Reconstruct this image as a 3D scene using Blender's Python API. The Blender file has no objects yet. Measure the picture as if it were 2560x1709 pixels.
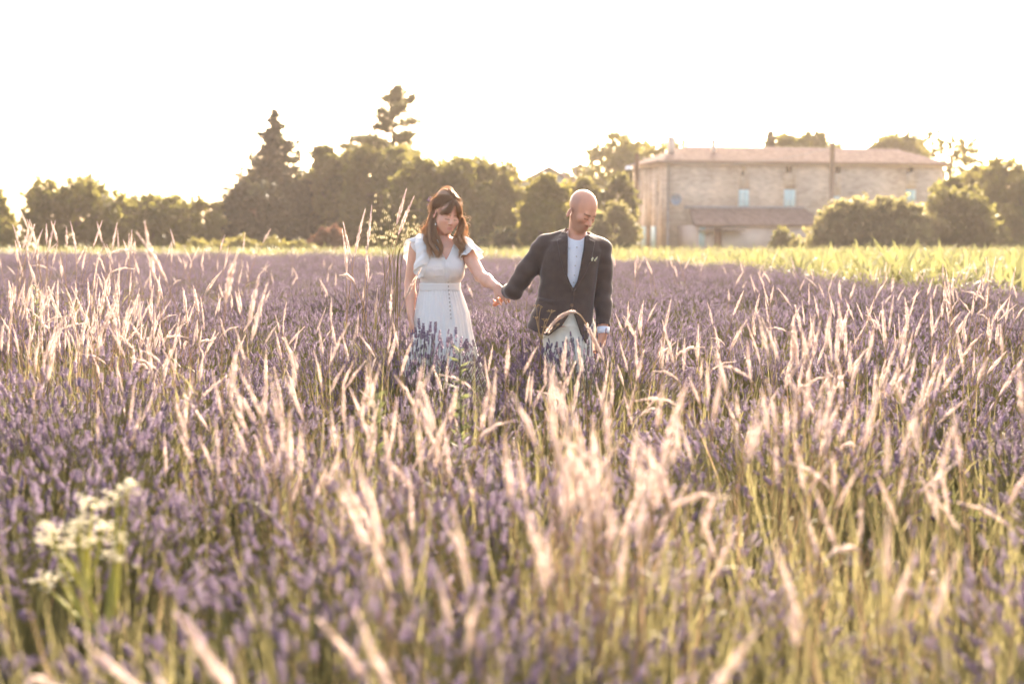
import bpy, math, random
import numpy as np
from mathutils import Vector, Matrix

# ------------------------------------------------------------------ camera, sky, sun, exposure
SC = bpy.context.scene
COL = SC.collection
PI = math.pi
F = 50.0 / 36.0 * 2560.0          # focal length in photo pixels
HOR, CAMH = 588.0, 1.42           # horizon row in the photo, camera height
TILT = math.atan((854.5 - HOR) / F)

cam_d = bpy.data.cameras.new("camera")
cam = bpy.data.objects.new("camera", cam_d)
COL.objects.link(cam)
cam_d.sensor_width = 36.0
cam_d.lens = 50.0
cam_d.clip_start = 0.05
cam_d.clip_end = 6000.0
cam.location = (0, 0, CAMH)
cam.rotation_euler = (PI / 2 - TILT, 0, 0)
cam_d.dof.use_dof = True
cam_d.dof.focus_distance = 8.75
cam_d.dof.aperture_fstop = 2.0
SC.camera = cam

SUN_EL, SUN_AZ = math.radians(24.0), math.radians(11.0)   # azimuth to the right of +Y
w = bpy.data.worlds.new("World")
SC.world = w
w.use_nodes = True
nt = w.node_tree
nt.nodes.clear()
sky = nt.nodes.new("ShaderNodeTexSky")
sky.sky_type = 'NISHITA'
sky.sun_disc = False
sky.sun_elevation = SUN_EL
sky.sun_rotation = SUN_AZ
sky.altitude = 200
sky.air_density = 0.7
sky.dust_density = 6.0
sky.ozone_density = 0.2
bg = nt.nodes.new("ShaderNodeBackground")
bg.inputs[1].default_value = 0.15
wo = nt.nodes.new("ShaderNodeOutputWorld")
wm_ = nt.nodes.new("ShaderNodeMix"); wm_.data_type = 'RGBA'; wm_.blend_type = 'MULTIPLY'     # the evening's warm air
wm_.inputs["Factor"].default_value = 1.0
wm_.inputs["B"].default_value = (1.0, 0.90, 0.79, 1)
nt.links.new(sky.outputs[0], wm_.inputs["A"]); nt.links.new(wm_.outputs["Result"], bg.inputs[0])
nt.links.new(bg.outputs[0], wo.inputs[0])

sun_d = bpy.data.lights.new("sun", 'SUN')
sun_d.energy = 4.0
sun_d.angle = math.radians(0.6)
sun_d.color = (1.0, 0.86, 0.70)
sun = bpy.data.objects.new("sun", sun_d)
COL.objects.link(sun)
sdir = Vector((math.sin(SUN_AZ) * math.cos(SUN_EL), math.cos(SUN_AZ) * math.cos(SUN_EL), math.sin(SUN_EL)))
sun.rotation_euler = sdir.to_track_quat('Z', 'Y').to_euler()
sun.location = (20, 60, 40)

SC.view_settings.view_transform = 'Standard'
SC.view_settings.look = 'None'
SC.view_settings.gamma = 1.0
SC.view_settings.use_curve_mapping = False
SC.view_settings.exposure = 2.8
SC.render.engine = 'CYCLES'
SC.cycles.use_denoising = True
SC.cycles.max_bounces = 8
SC.cycles.transmission_bounces = 6
SC.cycles.transparent_max_bounces = 8

# ------------------------------------------------------------------ helpers
def tag(o, label=None, cat=None, group=None, kind=None):
    if label: o['label'] = label
    if cat: o['category'] = cat
    if group: o['group'] = group
    if kind: o['kind'] = kind
    return o

def empty(name, loc=(0, 0, 0), rz=0.0, parent=None):
    o = bpy.data.objects.new(name, None)
    COL.objects.link(o)
    o.location = loc
    o.rotation_euler = (0, 0, rz)
    if parent: o.parent = parent
    return o

def pix(px, py, d):
    """the point at distance d (world Y) seen at photo pixel px, py"""
    u, v = (px - 1280.0) / F, (854.5 - py) / F
    dy = math.cos(TILT) + math.sin(TILT) * v
    dz = -math.sin(TILT) + math.cos(TILT) * v
    s = d / dy
    return Vector((u * s, d, CAMH + dz * s))

def gx(px, d):
    return (px - 1280.0) / F * d

class MB:
    """collects vertices and faces (numpy) into one mesh"""
    def __init__(s):
        s.V, s.Fq, s.Ft, s.mq, s.mt, s.A, s.n = [], [], [], [], [], [], 0
    def add(s, v, quads=None, tris=None, m=0, var=0.5):
        v = np.asarray(v, dtype=np.float64).reshape(-1, 3)
        s.V.append(v)
        s.A.append(np.broadcast_to(np.asarray(var, dtype=np.float64), (len(v),)).copy())
        if quads is not None and len(quads):
            q = np.asarray(quads, dtype=np.int64).reshape(-1, 4)
            s.Fq.append(q + s.n); s.mq.append(np.full(len(q), m))
        if tris is not None and len(tris):
            t = np.asarray(tris, dtype=np.int64).reshape(-1, 3)
            s.Ft.append(t + s.n); s.mt.append(np.full(len(t), m))
        s.n += len(v)
    def box(s, c, size, m=0, rot=None, var=0.5):
        x, y, z = [k / 2 for k in size]
        v = np.array([(-x,-y,-z),(x,-y,-z),(x,y,-z),(-x,y,-z),(-x,-y,z),(x,-y,z),(x,y,z),(-x,y,z)])
        if rot is not None: v = v @ np.array(rot).T
        s.add(v + np.array(c), [(0,3,2,1),(4,5,6,7),(0,1,5,4),(1,2,6,5),(2,3,7,6),(3,0,4,7)], m=m, var=var)
    def tube(s, pts, rad, n=6, m=0, var=0.5, caps=True):
        pts = np.asarray(pts, dtype=np.float64)
        k = len(pts)
        rad = np.broadcast_to(np.asarray(rad, dtype=np.float64), (k,))
        t = np.gradient(pts, axis=0)
        t /= np.linalg.norm(t, axis=1)[:, None] + 1e-12
        up = np.array((0.0, 0.0, 1.0)) if abs(t[0][2]) < 0.9 else np.array((1.0, 0.0, 0.0))
        a = np.cross(t, up); a /= np.linalg.norm(a, axis=1)[:, None] + 1e-12
        b = np.cross(t, a)
        th = np.arange(n) * 2 * PI / n
        ring = a[:, None, :] * np.cos(th)[None, :, None] + b[:, None, :] * np.sin(th)[None, :, None]
        v = pts[:, None, :] + ring * rad[:, None, None]
        q = []
        for i in range(k - 1):
            for j in range(n):
                q.append((i*n+j, i*n+(j+1) % n, (i+1)*n+(j+1) % n, (i+1)*n+j))
        tr = []
        if caps:
            for j in range(1, n - 1):
                tr.append((0, j, j + 1)); tr.append(((k-1)*n, (k-1)*n+j+1, (k-1)*n+j))
        s.add(v.reshape(-1, 3), q, tr, m=m, var=var)
    def mesh(s, name, mats, smooth=True):
        me = bpy.data.meshes.new(name)
        V = np.concatenate(s.V) if s.V else np.zeros((0, 3))
        q = np.concatenate(s.Fq) if s.Fq else np.zeros((0, 4), int)
        t = np.concatenate(s.Ft) if s.Ft else np.zeros((0, 3), int)
        me.vertices.add(len(V))
        me.vertices.foreach_set("co", V.astype(np.float32).ravel())
        li = np.concatenate([q.ravel(), t.ravel()]).astype(np.int32)
        me.loops.add(len(li))
        me.loops.foreach_set("vertex_index", li)
        me.polygons.add(len(q) + len(t))
        st = np.concatenate([np.arange(len(q)) * 4, len(q) * 4 + np.arange(len(t)) * 3]).astype(np.int32)
        me.polygons.foreach_set("loop_start", st)
        mi = np.concatenate(s.mq + s.mt).astype(np.int32) if (s.mq or s.mt) else np.zeros(0, np.int32)
        if mi.size: me.polygons.foreach_set("material_index", mi)
        for m in (mats if isinstance(mats, (list, tuple)) else [mats]): me.materials.append(m)
        at = me.attributes.new("var", 'FLOAT', 'POINT')
        at.data.foreach_set("value", np.concatenate(s.A).astype(np.float32))
        me.update(calc_edges=True)
        me.validate()
        if smooth: me.polygons.foreach_set("use_smooth", np.ones(len(me.polygons), bool))
        return me
    def obj(s, name, mats, parent=None, smooth=True):
        return link(name, s.mesh(name, mats, smooth), parent)

def link(name, me, parent=None, loc=None):
    o = bpy.data.objects.new(name, me)
    COL.objects.link(o)
    if parent is not None: o.parent = parent
    if loc is not None: o.location = loc
    return o

# ------------------------------------------------------------------ materials
def material(name, c1, c2=None, rough=0.75, transl=0.0, tcol=None, spec=0.25, scale=4.0, bump=0.0, bscale=None,
             coords='Object', rand=0.0, usevar=False, sheen=0.0, detail=6.0, metal=0.0, stretch=None):
    """principled surface whose colour wanders between c1 and c2; transl mixes in light that comes through thin things"""
    m = bpy.data.materials.new(name)
    m.use_nodes = True
    n, l = m.node_tree.nodes, m.node_tree.links
    n.clear()
    out = n.new("ShaderNodeOutputMaterial")
    pb = n.new("ShaderNodeBsdfPrincipled")
    pb.inputs["Roughness"].default_value = rough
    pb.inputs["Specular IOR Level"].default_value = spec
    pb.inputs["Metallic"].default_value = metal
    if sheen: pb.inputs["Sheen Weight"].default_value = sheen
    c2 = c2 or c1
    tc = n.new("ShaderNodeTexCoord")
    vec = tc.outputs[coords]
    if stretch:
        mp = n.new("ShaderNodeMapping"); mp.inputs["Scale"].default_value = stretch
        l.new(vec, mp.inputs[0]); vec = mp.outputs[0]
    nz = n.new("ShaderNodeTexNoise"); nz.inputs["Scale"].default_value = scale; nz.inputs["Detail"].default_value = detail
    l.new(vec, nz.inputs["Vector"])
    fac = nz.outputs["Fac"]
    mr = n.new("ShaderNodeMapRange"); mr.inputs[1].default_value = 0.3; mr.inputs[2].default_value = 0.7
    l.new(fac, mr.inputs[0]); fac = mr.outputs[0]
    if usevar:
        at = n.new("ShaderNodeAttribute"); at.attribute_name = "var"
        mx = n.new("ShaderNodeMath"); mx.operation = 'MULTIPLY_ADD'
        l.new(fac, mx.inputs[0]); mx.inputs[1].default_value = 0.35
        sc = n.new("ShaderNodeMath"); sc.operation = 'MULTIPLY'; sc.inputs[1].default_value = 0.65
        l.new(at.outputs["Fac"], sc.inputs[0]); l.new(sc.outputs[0], mx.inputs[2])
        fac = mx.outputs[0]
    ramp = n.new("ShaderNodeMix"); ramp.data_type = 'RGBA'
    l.new(fac, ramp.inputs["Factor"])
    ramp.inputs["A"].default_value = (*c1, 1); ramp.inputs["B"].default_value = (*c2, 1)
    col = ramp.outputs["Result"]
    if rand:
        oi = n.new("ShaderNodeObjectInfo")
        hs = n.new("ShaderNodeHueSaturation")
        mrv = n.new("ShaderNodeMapRange"); mrv.inputs[3].default_value = 1 - rand; mrv.inputs[4].default_value = 1 + rand
        l.new(oi.outputs["Random"], mrv.inputs[0]); l.new(mrv.outputs[0], hs.inputs["Value"]); l.new(col, hs.inputs["Color"])
        col = hs.outputs[0]
    l.new(col, pb.inputs["Base Color"])
    if bump:
        bn = n.new("ShaderNodeTexNoise"); bn.inputs["Scale"].default_value = bscale or scale * 4; bn.inputs["Detail"].default_value = 5
        l.new(vec, bn.inputs["Vector"])
        bp = n.new("ShaderNodeBump"); bp.inputs["Strength"].default_value = bump; bp.inputs["Distance"].default_value = 0.02
        l.new(bn.outputs["Fac"], bp.inputs["Height"]); l.new(bp.outputs[0], pb.inputs["Normal"])
    last = pb.outputs[0]
    if transl:
        tb = n.new("ShaderNodeBsdfTranslucent")
        if tcol: 
            tm = n.new("ShaderNodeMix"); tm.data_type = 'RGBA'; tm.inputs["Factor"].default_value = 0.75
            l.new(col, tm.inputs["A"]); tm.inputs["B"].default_value = (*tcol, 1); l.new(tm.outputs["Result"], tb.inputs[0])
        else:
            l.new(col, tb.inputs[0])
        ms = n.new("ShaderNodeMixShader"); ms.inputs[0].default_value = transl
        l.new(last, ms.inputs[1]); l.new(tb.outputs[0], ms.inputs[2]); last = ms.outputs[0]
    l.new(last, out.inputs[0])
    return m

# ------------------------------------------------------------------ scattering of stuff (instances of hidden source meshes)
def scatter(name, sources, pos, rot, scl, idx, label, cat):
    """one 'stuff' object whose points carry instances of the source meshes"""
    src = bpy.data.collections.new(name + "_sources")
    for i, me in enumerate(sources):
        src.objects.link(bpy.data.objects.new("%s_source_%02d" % (name, i), me))
    me = bpy.data.meshes.new(name)
    N = len(pos)
    me.vertices.add(N)
    me.vertices.foreach_set("co", np.asarray(pos, np.float32).ravel())
    a = me.attributes.new("rot", 'FLOAT_VECTOR', 'POINT'); a.data.foreach_set("vector", np.asarray(rot, np.float32).ravel())
    a = me.attributes.new("scl", 'FLOAT_VECTOR', 'POINT'); a.data.foreach_set("vector", np.asarray(scl, np.float32).ravel())
    a = me.attributes.new("idx", 'INT', 'POINT'); a.data.foreach_set("value", np.asarray(idx, np.int32))
    o = link(name, me)
    g = bpy.data.node_groups.new(name + "_nodes", 'GeometryNodeTree')
    g.interface.new_socket("Geometry", in_out='INPUT', socket_type='NodeSocketGeometry')
    g.interface.new_socket("Geometry", in_out='OUTPUT', socket_type='NodeSocketGeometry')
    n, l = g.nodes, g.links
    gi, go = n.new("NodeGroupInput"), n.new("NodeGroupOutput")
    ip = n.new("GeometryNodeInstanceOnPoints")
    ci = n.new("GeometryNodeCollectionInfo"); ci.inputs["Collection"].default_value = src
    ci.inputs["Separate Children"].default_value = True; ci.inputs["Reset Children"].default_value = True
    ip.inputs["Pick Instance"].default_value = True
    def named(nm, t):
        k = n.new("GeometryNodeInputNamedAttribute"); k.data_type = t; k.inputs["Name"].default_value = nm
        return [s for s in k.outputs if s.enabled and s.name == "Attribute"][0]
    l.new(gi.outputs[0], ip.inputs["Points"]); l.new(ci.outputs[0], ip.inputs["Instance"])
    l.new(named("idx", 'INT'), ip.inputs["Instance Index"])
    l.new(named("rot", 'FLOAT_VECTOR'), ip.inputs["Rotation"])
    l.new(named("scl", 'FLOAT_VECTOR'), ip.inputs["Scale"])
    l.new(ip.outputs[0], go.inputs[0])
    md = o.modifiers.new("scatter", 'NODES'); md.node_group = g
    tag(o, label, cat, kind='stuff')
    return o
# ------------------------------------------------------------------ ground
rng = np.random.default_rng(7)
M_soil = material("soil", (0.10, 0.075, 0.045), (0.17, 0.13, 0.075), rough=0.95, scale=1.5, bump=0.6, bscale=30)
M_meadow = material("meadow_ground", (0.13, 0.13, 0.04), (0.20, 0.17, 0.07), rough=0.95, scale=0.4, bump=0.4, bscale=12)

def sheet(name, x0, x1, y0, y1, z, nx, ny, m, amp=0.0, wl=6.0):
    X, Y = np.meshgrid(np.linspace(x0, x1, nx), np.linspace(y0, y1, ny))
    Z = z + amp * (np.sin(X / wl) * np.cos(Y / wl * 1.3) + 0.5 * np.sin(X / wl * 2.7 + 1) * np.sin(Y / wl * 2.1))
    v = np.stack([X, Y, Z], -1).reshape(-1, 3)
    i = np.arange(nx * ny).reshape(ny, nx)
    q = np.stack([i[:-1, :-1], i[:-1, 1:], i[1:, 1:], i[1:, :-1]], -1).reshape(-1, 4)
    b = MB(); b.add(v, q)
    return tag(b.obj(name, m), kind='structure')
g = sheet("ground", -1500, 1500, -300, 2600, -0.03, 40, 40, M_meadow)
g['label'] = 'flat meadow ground running out to the horizon'
g = sheet("field_soil", -70, 70, -4, 84, -0.006, 160, 110, M_soil, amp=0.02, wl=1.7)
g['label'] = 'bare brown soil under the lavender and the corn'

# edge between lavender and corn: y of the edge at picture column px
def lav_edge(px):
    return np.interp(px, [-400, 0, 500, 900, 1300, 1700, 1950, 2200, 2560, 3000], [58, 56, 54, 50, 45, 39, 29, 22, 18.5, 15])

# ------------------------------------------------------------------ lavender
M_spike = material("lavender_flower", (0.050, 0.035, 0.066), (0.34, 0.25, 0.35), rough=0.7, transl=0.28, tcol=(0.40, 0.295, 0.37), usevar=True, scale=60, rand=0.22)
M_lstem = material("lavender_stem", (0.10, 0.098, 0.040), (0.19, 0.175, 0.070), rough=0.6, transl=0.35, usevar=True, scale=20, rand=0.2)
M_lleaf = material("lavender_leaf", (0.065, 0.068, 0.028), (0.135, 0.13, 0.05), rough=0.7, transl=0.35, usevar=True, scale=20, rand=0.2)

def basis(t):
    t = np.asarray(t, float); t = t / np.linalg.norm(t)
    u = np.array((1.0, 0, 0)) if abs(t[0]) < 0.8 else np.array((0, 1.0, 0))
    a = np.cross(t, u); a /= np.linalg.norm(a)
    return a, np.cross(t, a), t

def spike_template(r, seed):
    """one flower spike along +Z, length 1: whorls of little buds round a stalk"""
    rs = np.random.default_rng(seed)
    V, T = [], []
    whorls = [(-0.28, 0.35)] if rs.random() < 0.5 else []
    whorls += [(z, 0.95 - 0.5 * max(0, z - 0.3)) for z in np.linspace(0.02, 0.88, 6)]
    for z, s in whorls:
        k = 5
        a0 = rs.random() * 6.28
        for j in range(k):
            a = a0 + j * 2 * PI / k + rs.normal(0, 0.2)
            c, sn = math.cos(a), math.sin(a)
            L = s * r * rs.uniform(0.75, 1.3)
            b = len(V)
            up = 0.17 * rs.uniform(0.7, 1.2)
            wv = 0.55 * r
            V += [(0, 0, z - 0.03), (c*L*0.7 - sn*wv, sn*L*0.7 + c*wv, z + up*0.4), (c*L*0.7 + sn*wv, sn*L*0.7 - c*wv, z + up*0.4), (c*L*1.15, sn*L*1.15, z + up), (c*L*0.2, sn*L*0.2, z + up*0.8)]
            T += [(b, b+2, b+1), (b+1, b+2, b+3), (b+1, b+3, b+4), (b+2, b+4, b+3)]
    V.append((0, 0, 1.0)); 
    return np.array(V), np.array(T)
SPIKES = [spike_template(0.16, s) for s in range(5)]

def lavender_stem(b, p0, p1, p2, length, rs, fat=1.0):
    t = np.linspace(0, 1, 4)[:, None]
    p0, p1, p2 = [np.asarray(k, float) for k in (p0, p1, p2)]
    pts = (1-t)**2 * p0 + 2*t*(1-t) * p1 + t**2 * p2
    v = rs.random()
    b.tube(pts, [0.0018, 0.0014, 0.0012, 0.0010], n=3, m=1, var=v, caps=False)
    A, B, T = basis(pts[-1] - pts[-2])
    sv, st = SPIKES[rs.integers(len(SPIKES))]
    w = sv * length * np.array((fat, fat, 1))
    fl = np.repeat(rs.random(len(sv) // 5 + 1), 5)[:len(sv)]; vv = np.clip(np.where(fl < .27, .55 + .45 * rs.random(len(sv)), .10 + .30 * rs.random()) + .1 * rs.random(len(sv)), 0, 1)
    b.add(w[:, :1] * A + w[:, 1:2] * B + w[:, 2:] * T + pts[-1] - T * length * 0.1, tris=st, m=0, var=vv)

def lavender_bush(seed, n=400, R=0.46, H=0.640, nleaf=520, leafup=1.0):
    rs = np.random.default_rng(seed)
    b = MB()
    for i in range(n):
        az = rs.random() * 2 * PI
        q = math.sqrt(rs.random())
        lean = 0.95 * q + rs.normal(0, 0.07)
        Ls = H * (1.02 - 0.16 * q) * rs.uniform(0.84, 1.10)
        d = np.array((math.cos(az) * math.sin(lean), math.sin(az) * math.sin(lean), math.cos(lean)))
        base = np.array((math.cos(az), math.sin(az), 0)) * 0.10 * q + np.array((0, 0, 0.06))
        tip = base + d * Ls + np.array((0, 0, 0.05 * q))
        mid = base + d * Ls * 0.5 + np.array((0, 0, 0.07 * q)) + rs.normal(0, 0.015, 3)
        lavender_stem(b, base, mid, tip, rs.uniform(0.019, 0.036), rs, 1.35)
    # grey-green narrow leaves that fill the lower half
    for i in range(nleaf):
        az, q = rs.random() * 2 * PI, math.sqrt(rs.random())
        lean = 1.15 * q + rs.normal(0, 0.1)
        d = np.array((math.cos(az) * math.sin(lean), math.sin(az) * math.sin(lean), math.cos(lean)))
        L = rs.uniform(0.2, 0.40) * leafup
        p = d * L * rs.uniform(0.25, 0.6) + np.array((0, 0, 0.04))
        e = p + d * rs.uniform(0.08, 0.17) + rs.normal(0, 0.03, 3)
        s = np.cross(d, rs.normal(0, 1, 3)); s /= np.linalg.norm(s); s *= rs.uniform(0.004, 0.008)
        mdl = (p + e) / 2
        b.add([p, mdl + s, e, mdl - s], quads=[(0, 1, 2, 3)], m=2, var=rs.random())
    return b.mesh("lavender_bush", [M_spike, M_lstem, M_lleaf])
BUSHES = [lavender_bush(100 + i) for i in range(8)] + [lavender_bush(120 + i, n=110, nleaf=1300, leafup=1.35) for i in range(3)]

pos, rot, scl, idx = [], [], [], []
ANG = math.radians(-7)
row = -6.0
while row < 64:
    k = -46.0
    ph = rng.random()
    while k < 46:
        x = k * math.cos(ANG) - row * math.sin(ANG) + rng.normal(0, 0.05)
        y = k * math.sin(ANG) + row * math.cos(ANG) + rng.normal(0, 0.07) + 0.12 * math.sin(k * 0.9 + row)
        k += 0.54 * rng.uniform(0.85, 1.15)
        if y < 0.9 or abs(x) > 0.42 * y + 2.2: continue
        if x * x + y * y < 1.7: continue
        px = 1280 + F * x / y
        if y < 3.6 and 20 < px < 450 and rng.random() < .9: continue
        if y > lav_edge(px) + rng.normal(0, 0.25): continue
        if rng.random() < .05 and y < 25: continue
        s = rng.uniform(0.84, 1.14) * (1 + .10 * math.sin(x * 1.9 + 1.3 * math.sin(y * .8)) * math.sin(y * 1.3 + .7))
        if y < 3.4 and px < 600: s *= .88
        pos.append((x, y, 0.0)); rot.append((rng.normal(0, 0.08) , rng.normal(0, 0.08) - 0.06, rng.random() * 2 * PI))
        zk = 1.05 if 7.5 < y < 8.8 and abs(x) < 0.95 else 1.0
        scl.append((s * 1.05, s * 1.05, s * zk * rng.uniform(0.92, 1.08))); idx.append(8 + rng.integers(3) if rng.random() < (.9 if (y < 3.4 and px < 480) else .45 if y < 2.75 else .10) else rng.integers(8))
    row += 0.95
PEOPLE_SPOTS = [(-0.45, 9.25, 0.25), (0.36, 8.85, 0.24)]
keep = [i for i, p in enumerate(pos) if all((p[0]-a)**2 + (p[1]-b)**2 > r*r for a, b, r in PEOPLE_SPOTS)]
pos, rot, scl, idx = [[L[i] for i in keep] for L in (pos, rot, scl, idx)]
scatter("lavender_field", BUSHES, pos, rot, scl, idx, 'purple flowering lavender covering the whole field in the foreground', 'lavender')
print("lavender bushes", len(pos))

# ------------------------------------------------------------------ young corn behind the lavender
M_corn = material("corn_leaf", (0.115, 0.125, 0.042), (0.185, 0.185, 0.072), rough=0.45, transl=0.5, tcol=(0.165, 0.16, 0.068), usevar=True, scale=10, rand=0.15, spec=0.4)
def corn_plant(seed, H=1.0):
    rs = np.random.default_rng(seed)
    b = MB()
    h = H * rs.uniform(0.55, 0.75)
    b.tube([(0, 0, 0), (0.01, 0, h * 0.5), (0, 0.01, h)], [0.012, 0.010, 0.006], n=5, var=0.3)
    a0 = rs.random() * 6.28
    nl = 9
    for i in range(nl):
        f = (i + 1) / nl
        z0 = h * (0.15 + 0.8 * f)
        az = a0 + i * PI + rs.normal(0, 0.4)
        L = rs.uniform(0.5, 0.75) * (0.6 + 0.5 * math.sin(PI * min(1, f * 0.9)))
        el = 0.55 + 0.75 * f + rs.normal(0, 0.12)
        droop = rs.uniform(0.4, 1.7) * (1.15 - f)
        dr = np.array((math.cos(az), math.sin(az), 0)); sd = np.array((-math.sin(az), math.cos(az), 0))
        p = np.array((0, 0, z0)); V = []; segs = 7
        for k in range(segs + 1):
            t = k / segs
            wdt = 0.026 * (math.sin(PI * min(1.0, 0.22 + 0.78 * t)) ** 0.7 if t < 1 else 0.02)
            fold = np.array((0, 0, 0.35 * wdt))
            V += [p + sd * wdt + fold, p, p - sd * wdt + fold]
            e = el - droop * t * 1.5
            p = p + (dr * math.cos(e) + np.array((0, 0, math.sin(e)))) * L / segs
        q = []
        for k in range(segs):
            for j in range(2):
                q.append((3*k+j, 3*k+j+1, 3*k+3+j+1, 3*k+3+j))
        b.add(V, q, var=rs.random())
    return b.mesh("corn_plant", [M_corn])
CORN = [corn_plant(300 + i) for i in range(8)]
pos, rot, scl, idx = [], [], [], []
y = 16.0
while y < 76:
    x = -0.45 * y - 3
    while x < 0.45 * y + 3:
        px = 1280 + F * x / y
        if y > lav_edge(px) + 0.8 and True:
            s = rng.uniform(0.85, 1.18)
            s *= np.interp(y, [22, 30, 45], [1.02, 0.90, 0.72]) * rng.uniform(0.9, 1.12)
            pos.append((x + rng.normal(0, 0.05), y + rng.normal(0, 0.06), 0)); rot.append((rng.normal(0, .06), rng.normal(0, .06), rng.random() * 6.28))
            scl.append((s, s, s * rng.uniform(0.88, 1.1))); idx.append(rng.integers(8))
        x += 0.20 if y < 40 else 0.34
    y += 0.62
scatter("corn_field", CORN, pos, rot, scl, idx, 'young yellow-green corn growing in a strip behind the lavender', 'corn')
print("corn", len(pos))
# ------------------------------------------------------------------ haze: one closed box of even, pale air
def haze():
    b = MB(); b.box((0, 1150, 6.5), (3300, 3200, 15.6))
    m = bpy.data.materials.new("haze_air"); m.use_nodes = True
    n, l = m.node_tree.nodes, m.node_tree.links; n.clear()
    out = n.new("ShaderNodeOutputMaterial"); pv = n.new("ShaderNodeVolumePrincipled")
    pv.inputs["Color"].default_value = (1.0, 0.88, 0.80, 1)
    pv.inputs["Density"].default_value = 0.00029
    pv.inputs["Anisotropy"].default_value = 0.3
    l.new(pv.outputs[0], out.inputs["Volume"])
    o = b.obj("haze", m, smooth=False)
    tag(o, "pale warm evening haze over the field", "haze", kind='stuff')
haze()
# ------------------------------------------------------------------ trees
M_bark = material("bark", (0.09, 0.065, 0.045), (0.17, 0.13, 0.095), rough=0.9, scale=3, bump=0.7, bscale=14, stretch=(1, 1, 0.25))
def leafmat(name, a, b, t, tr=0.45):
    return material(name, a, b, rough=0.6, transl=tr, tcol=t, usevar=True, scale=0.35, rand=0.06)
M_olive = leafmat("leaf_olive", (0.046, 0.050, 0.016), (0.135, 0.125, 0.036), (0.24, 0.22, 0.055), 0.42)
M_gold = leafmat("leaf_golden", (0.064, 0.066, 0.018), (0.17, 0.155, 0.042), (0.32, 0.28, 0.07), 0.42)
M_dark = leafmat("needle_dark", (0.018, 0.021, 0.012), (0.048, 0.048, 0.024), (0.08, 0.08, 0.03), 0.25)
M_cedar = leafmat("needle_cedar", (0.05, 0.055, 0.022), (0.095, 0.090, 0.035), (0.15, 0.13, 0.035), 0.3)
M_grey = leafmat("leaf_grey_green", (0.055, 0.056, 0.030), (0.125, 0.12, 0.058), (0.36, 0.32, 0.12))
M_red = leafmat("leaf_reddish", (0.11, 0.05, 0.035), (0.17, 0.09, 0.05), (0.25, 0.12, 0.07))

def leaf_cards(b, P, size, rs, var, m=0, flat=0.0, elong=1.5):
    """small leaf-shaped faces at points P"""
    n = len(P)
    d = rs.normal(0, 1, (n, 3)); d[:, 2] *= (1 - flat); d /= np.linalg.norm(d, axis=1)[:, None]
    e = rs.normal(0, 1, (n, 3)); e -= (e * d).sum(1)[:, None] * d; e /= np.linalg.norm(e, axis=1)[:, None]
    s = size * rs.uniform(0.6, 1.35, n)[:, None]
    nrm = np.cross(d, e)
    a, c = d * s * elong * 0.5, e * s * 0.5
    V = np.stack([P - a, P + c + nrm * s * 0.12, P + a, P - c + nrm * s * 0.12], 1).reshape(-1, 3)
    q = np.arange(4 * n).reshape(n, 4)
    b.add(V, q, m=m, var=np.repeat(var, 4))

def crown_points(lobes, n, rs, shell=0.65):
    """points in a set of ellipsoid lobes (c, r), denser near each lobe's skin"""
    vol = np.array([r[0] * r[1] * r[2] for c, r in lobes]) ** 0.8
    k = rs.choice(len(lobes), n, p=vol / vol.sum())
    C = np.array([c for c, r in lobes])[k]; R = np.array([r for c, r in lobes])[k]
    d = rs.normal(0, 1, (n, 3)); d /= np.linalg.norm(d, axis=1)[:, None]
    rad = rs.random(n) ** (0.33 + 0 * shell)
    rad = np.where(rs.random(n) < shell, rs.uniform(0.75, 1.06, n), rad)
    P = C + d * rad[:, None] * R
    lv = rs.random(len(lobes))[k]
    return P, np.clip(0.72 * lv + 0.28 * rs.random(n), 0, 1)

def trunk(root, pts, rad, limbs, name="trunk"):
    b = MB()
    b.tube(pts, rad, n=8)
    for p, r in limbs: b.tube(p, r, n=5)
    return b.obj(name, M_bark, root)

def curve3(p0, p2, rs, bend=0.15, n=5):
    p0, p2 = np.array(p0, float), np.array(p2, float)
    L = np.linalg.norm(p2 - p0)
    p1 = (p0 + p2) / 2 + rs.normal(0, bend, 3) * L
    t = np.linspace(0, 1, n)[:, None]
    return (1-t)**2 * p0 + 2*t*(1-t) * p1 + t**2 * p2

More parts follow.
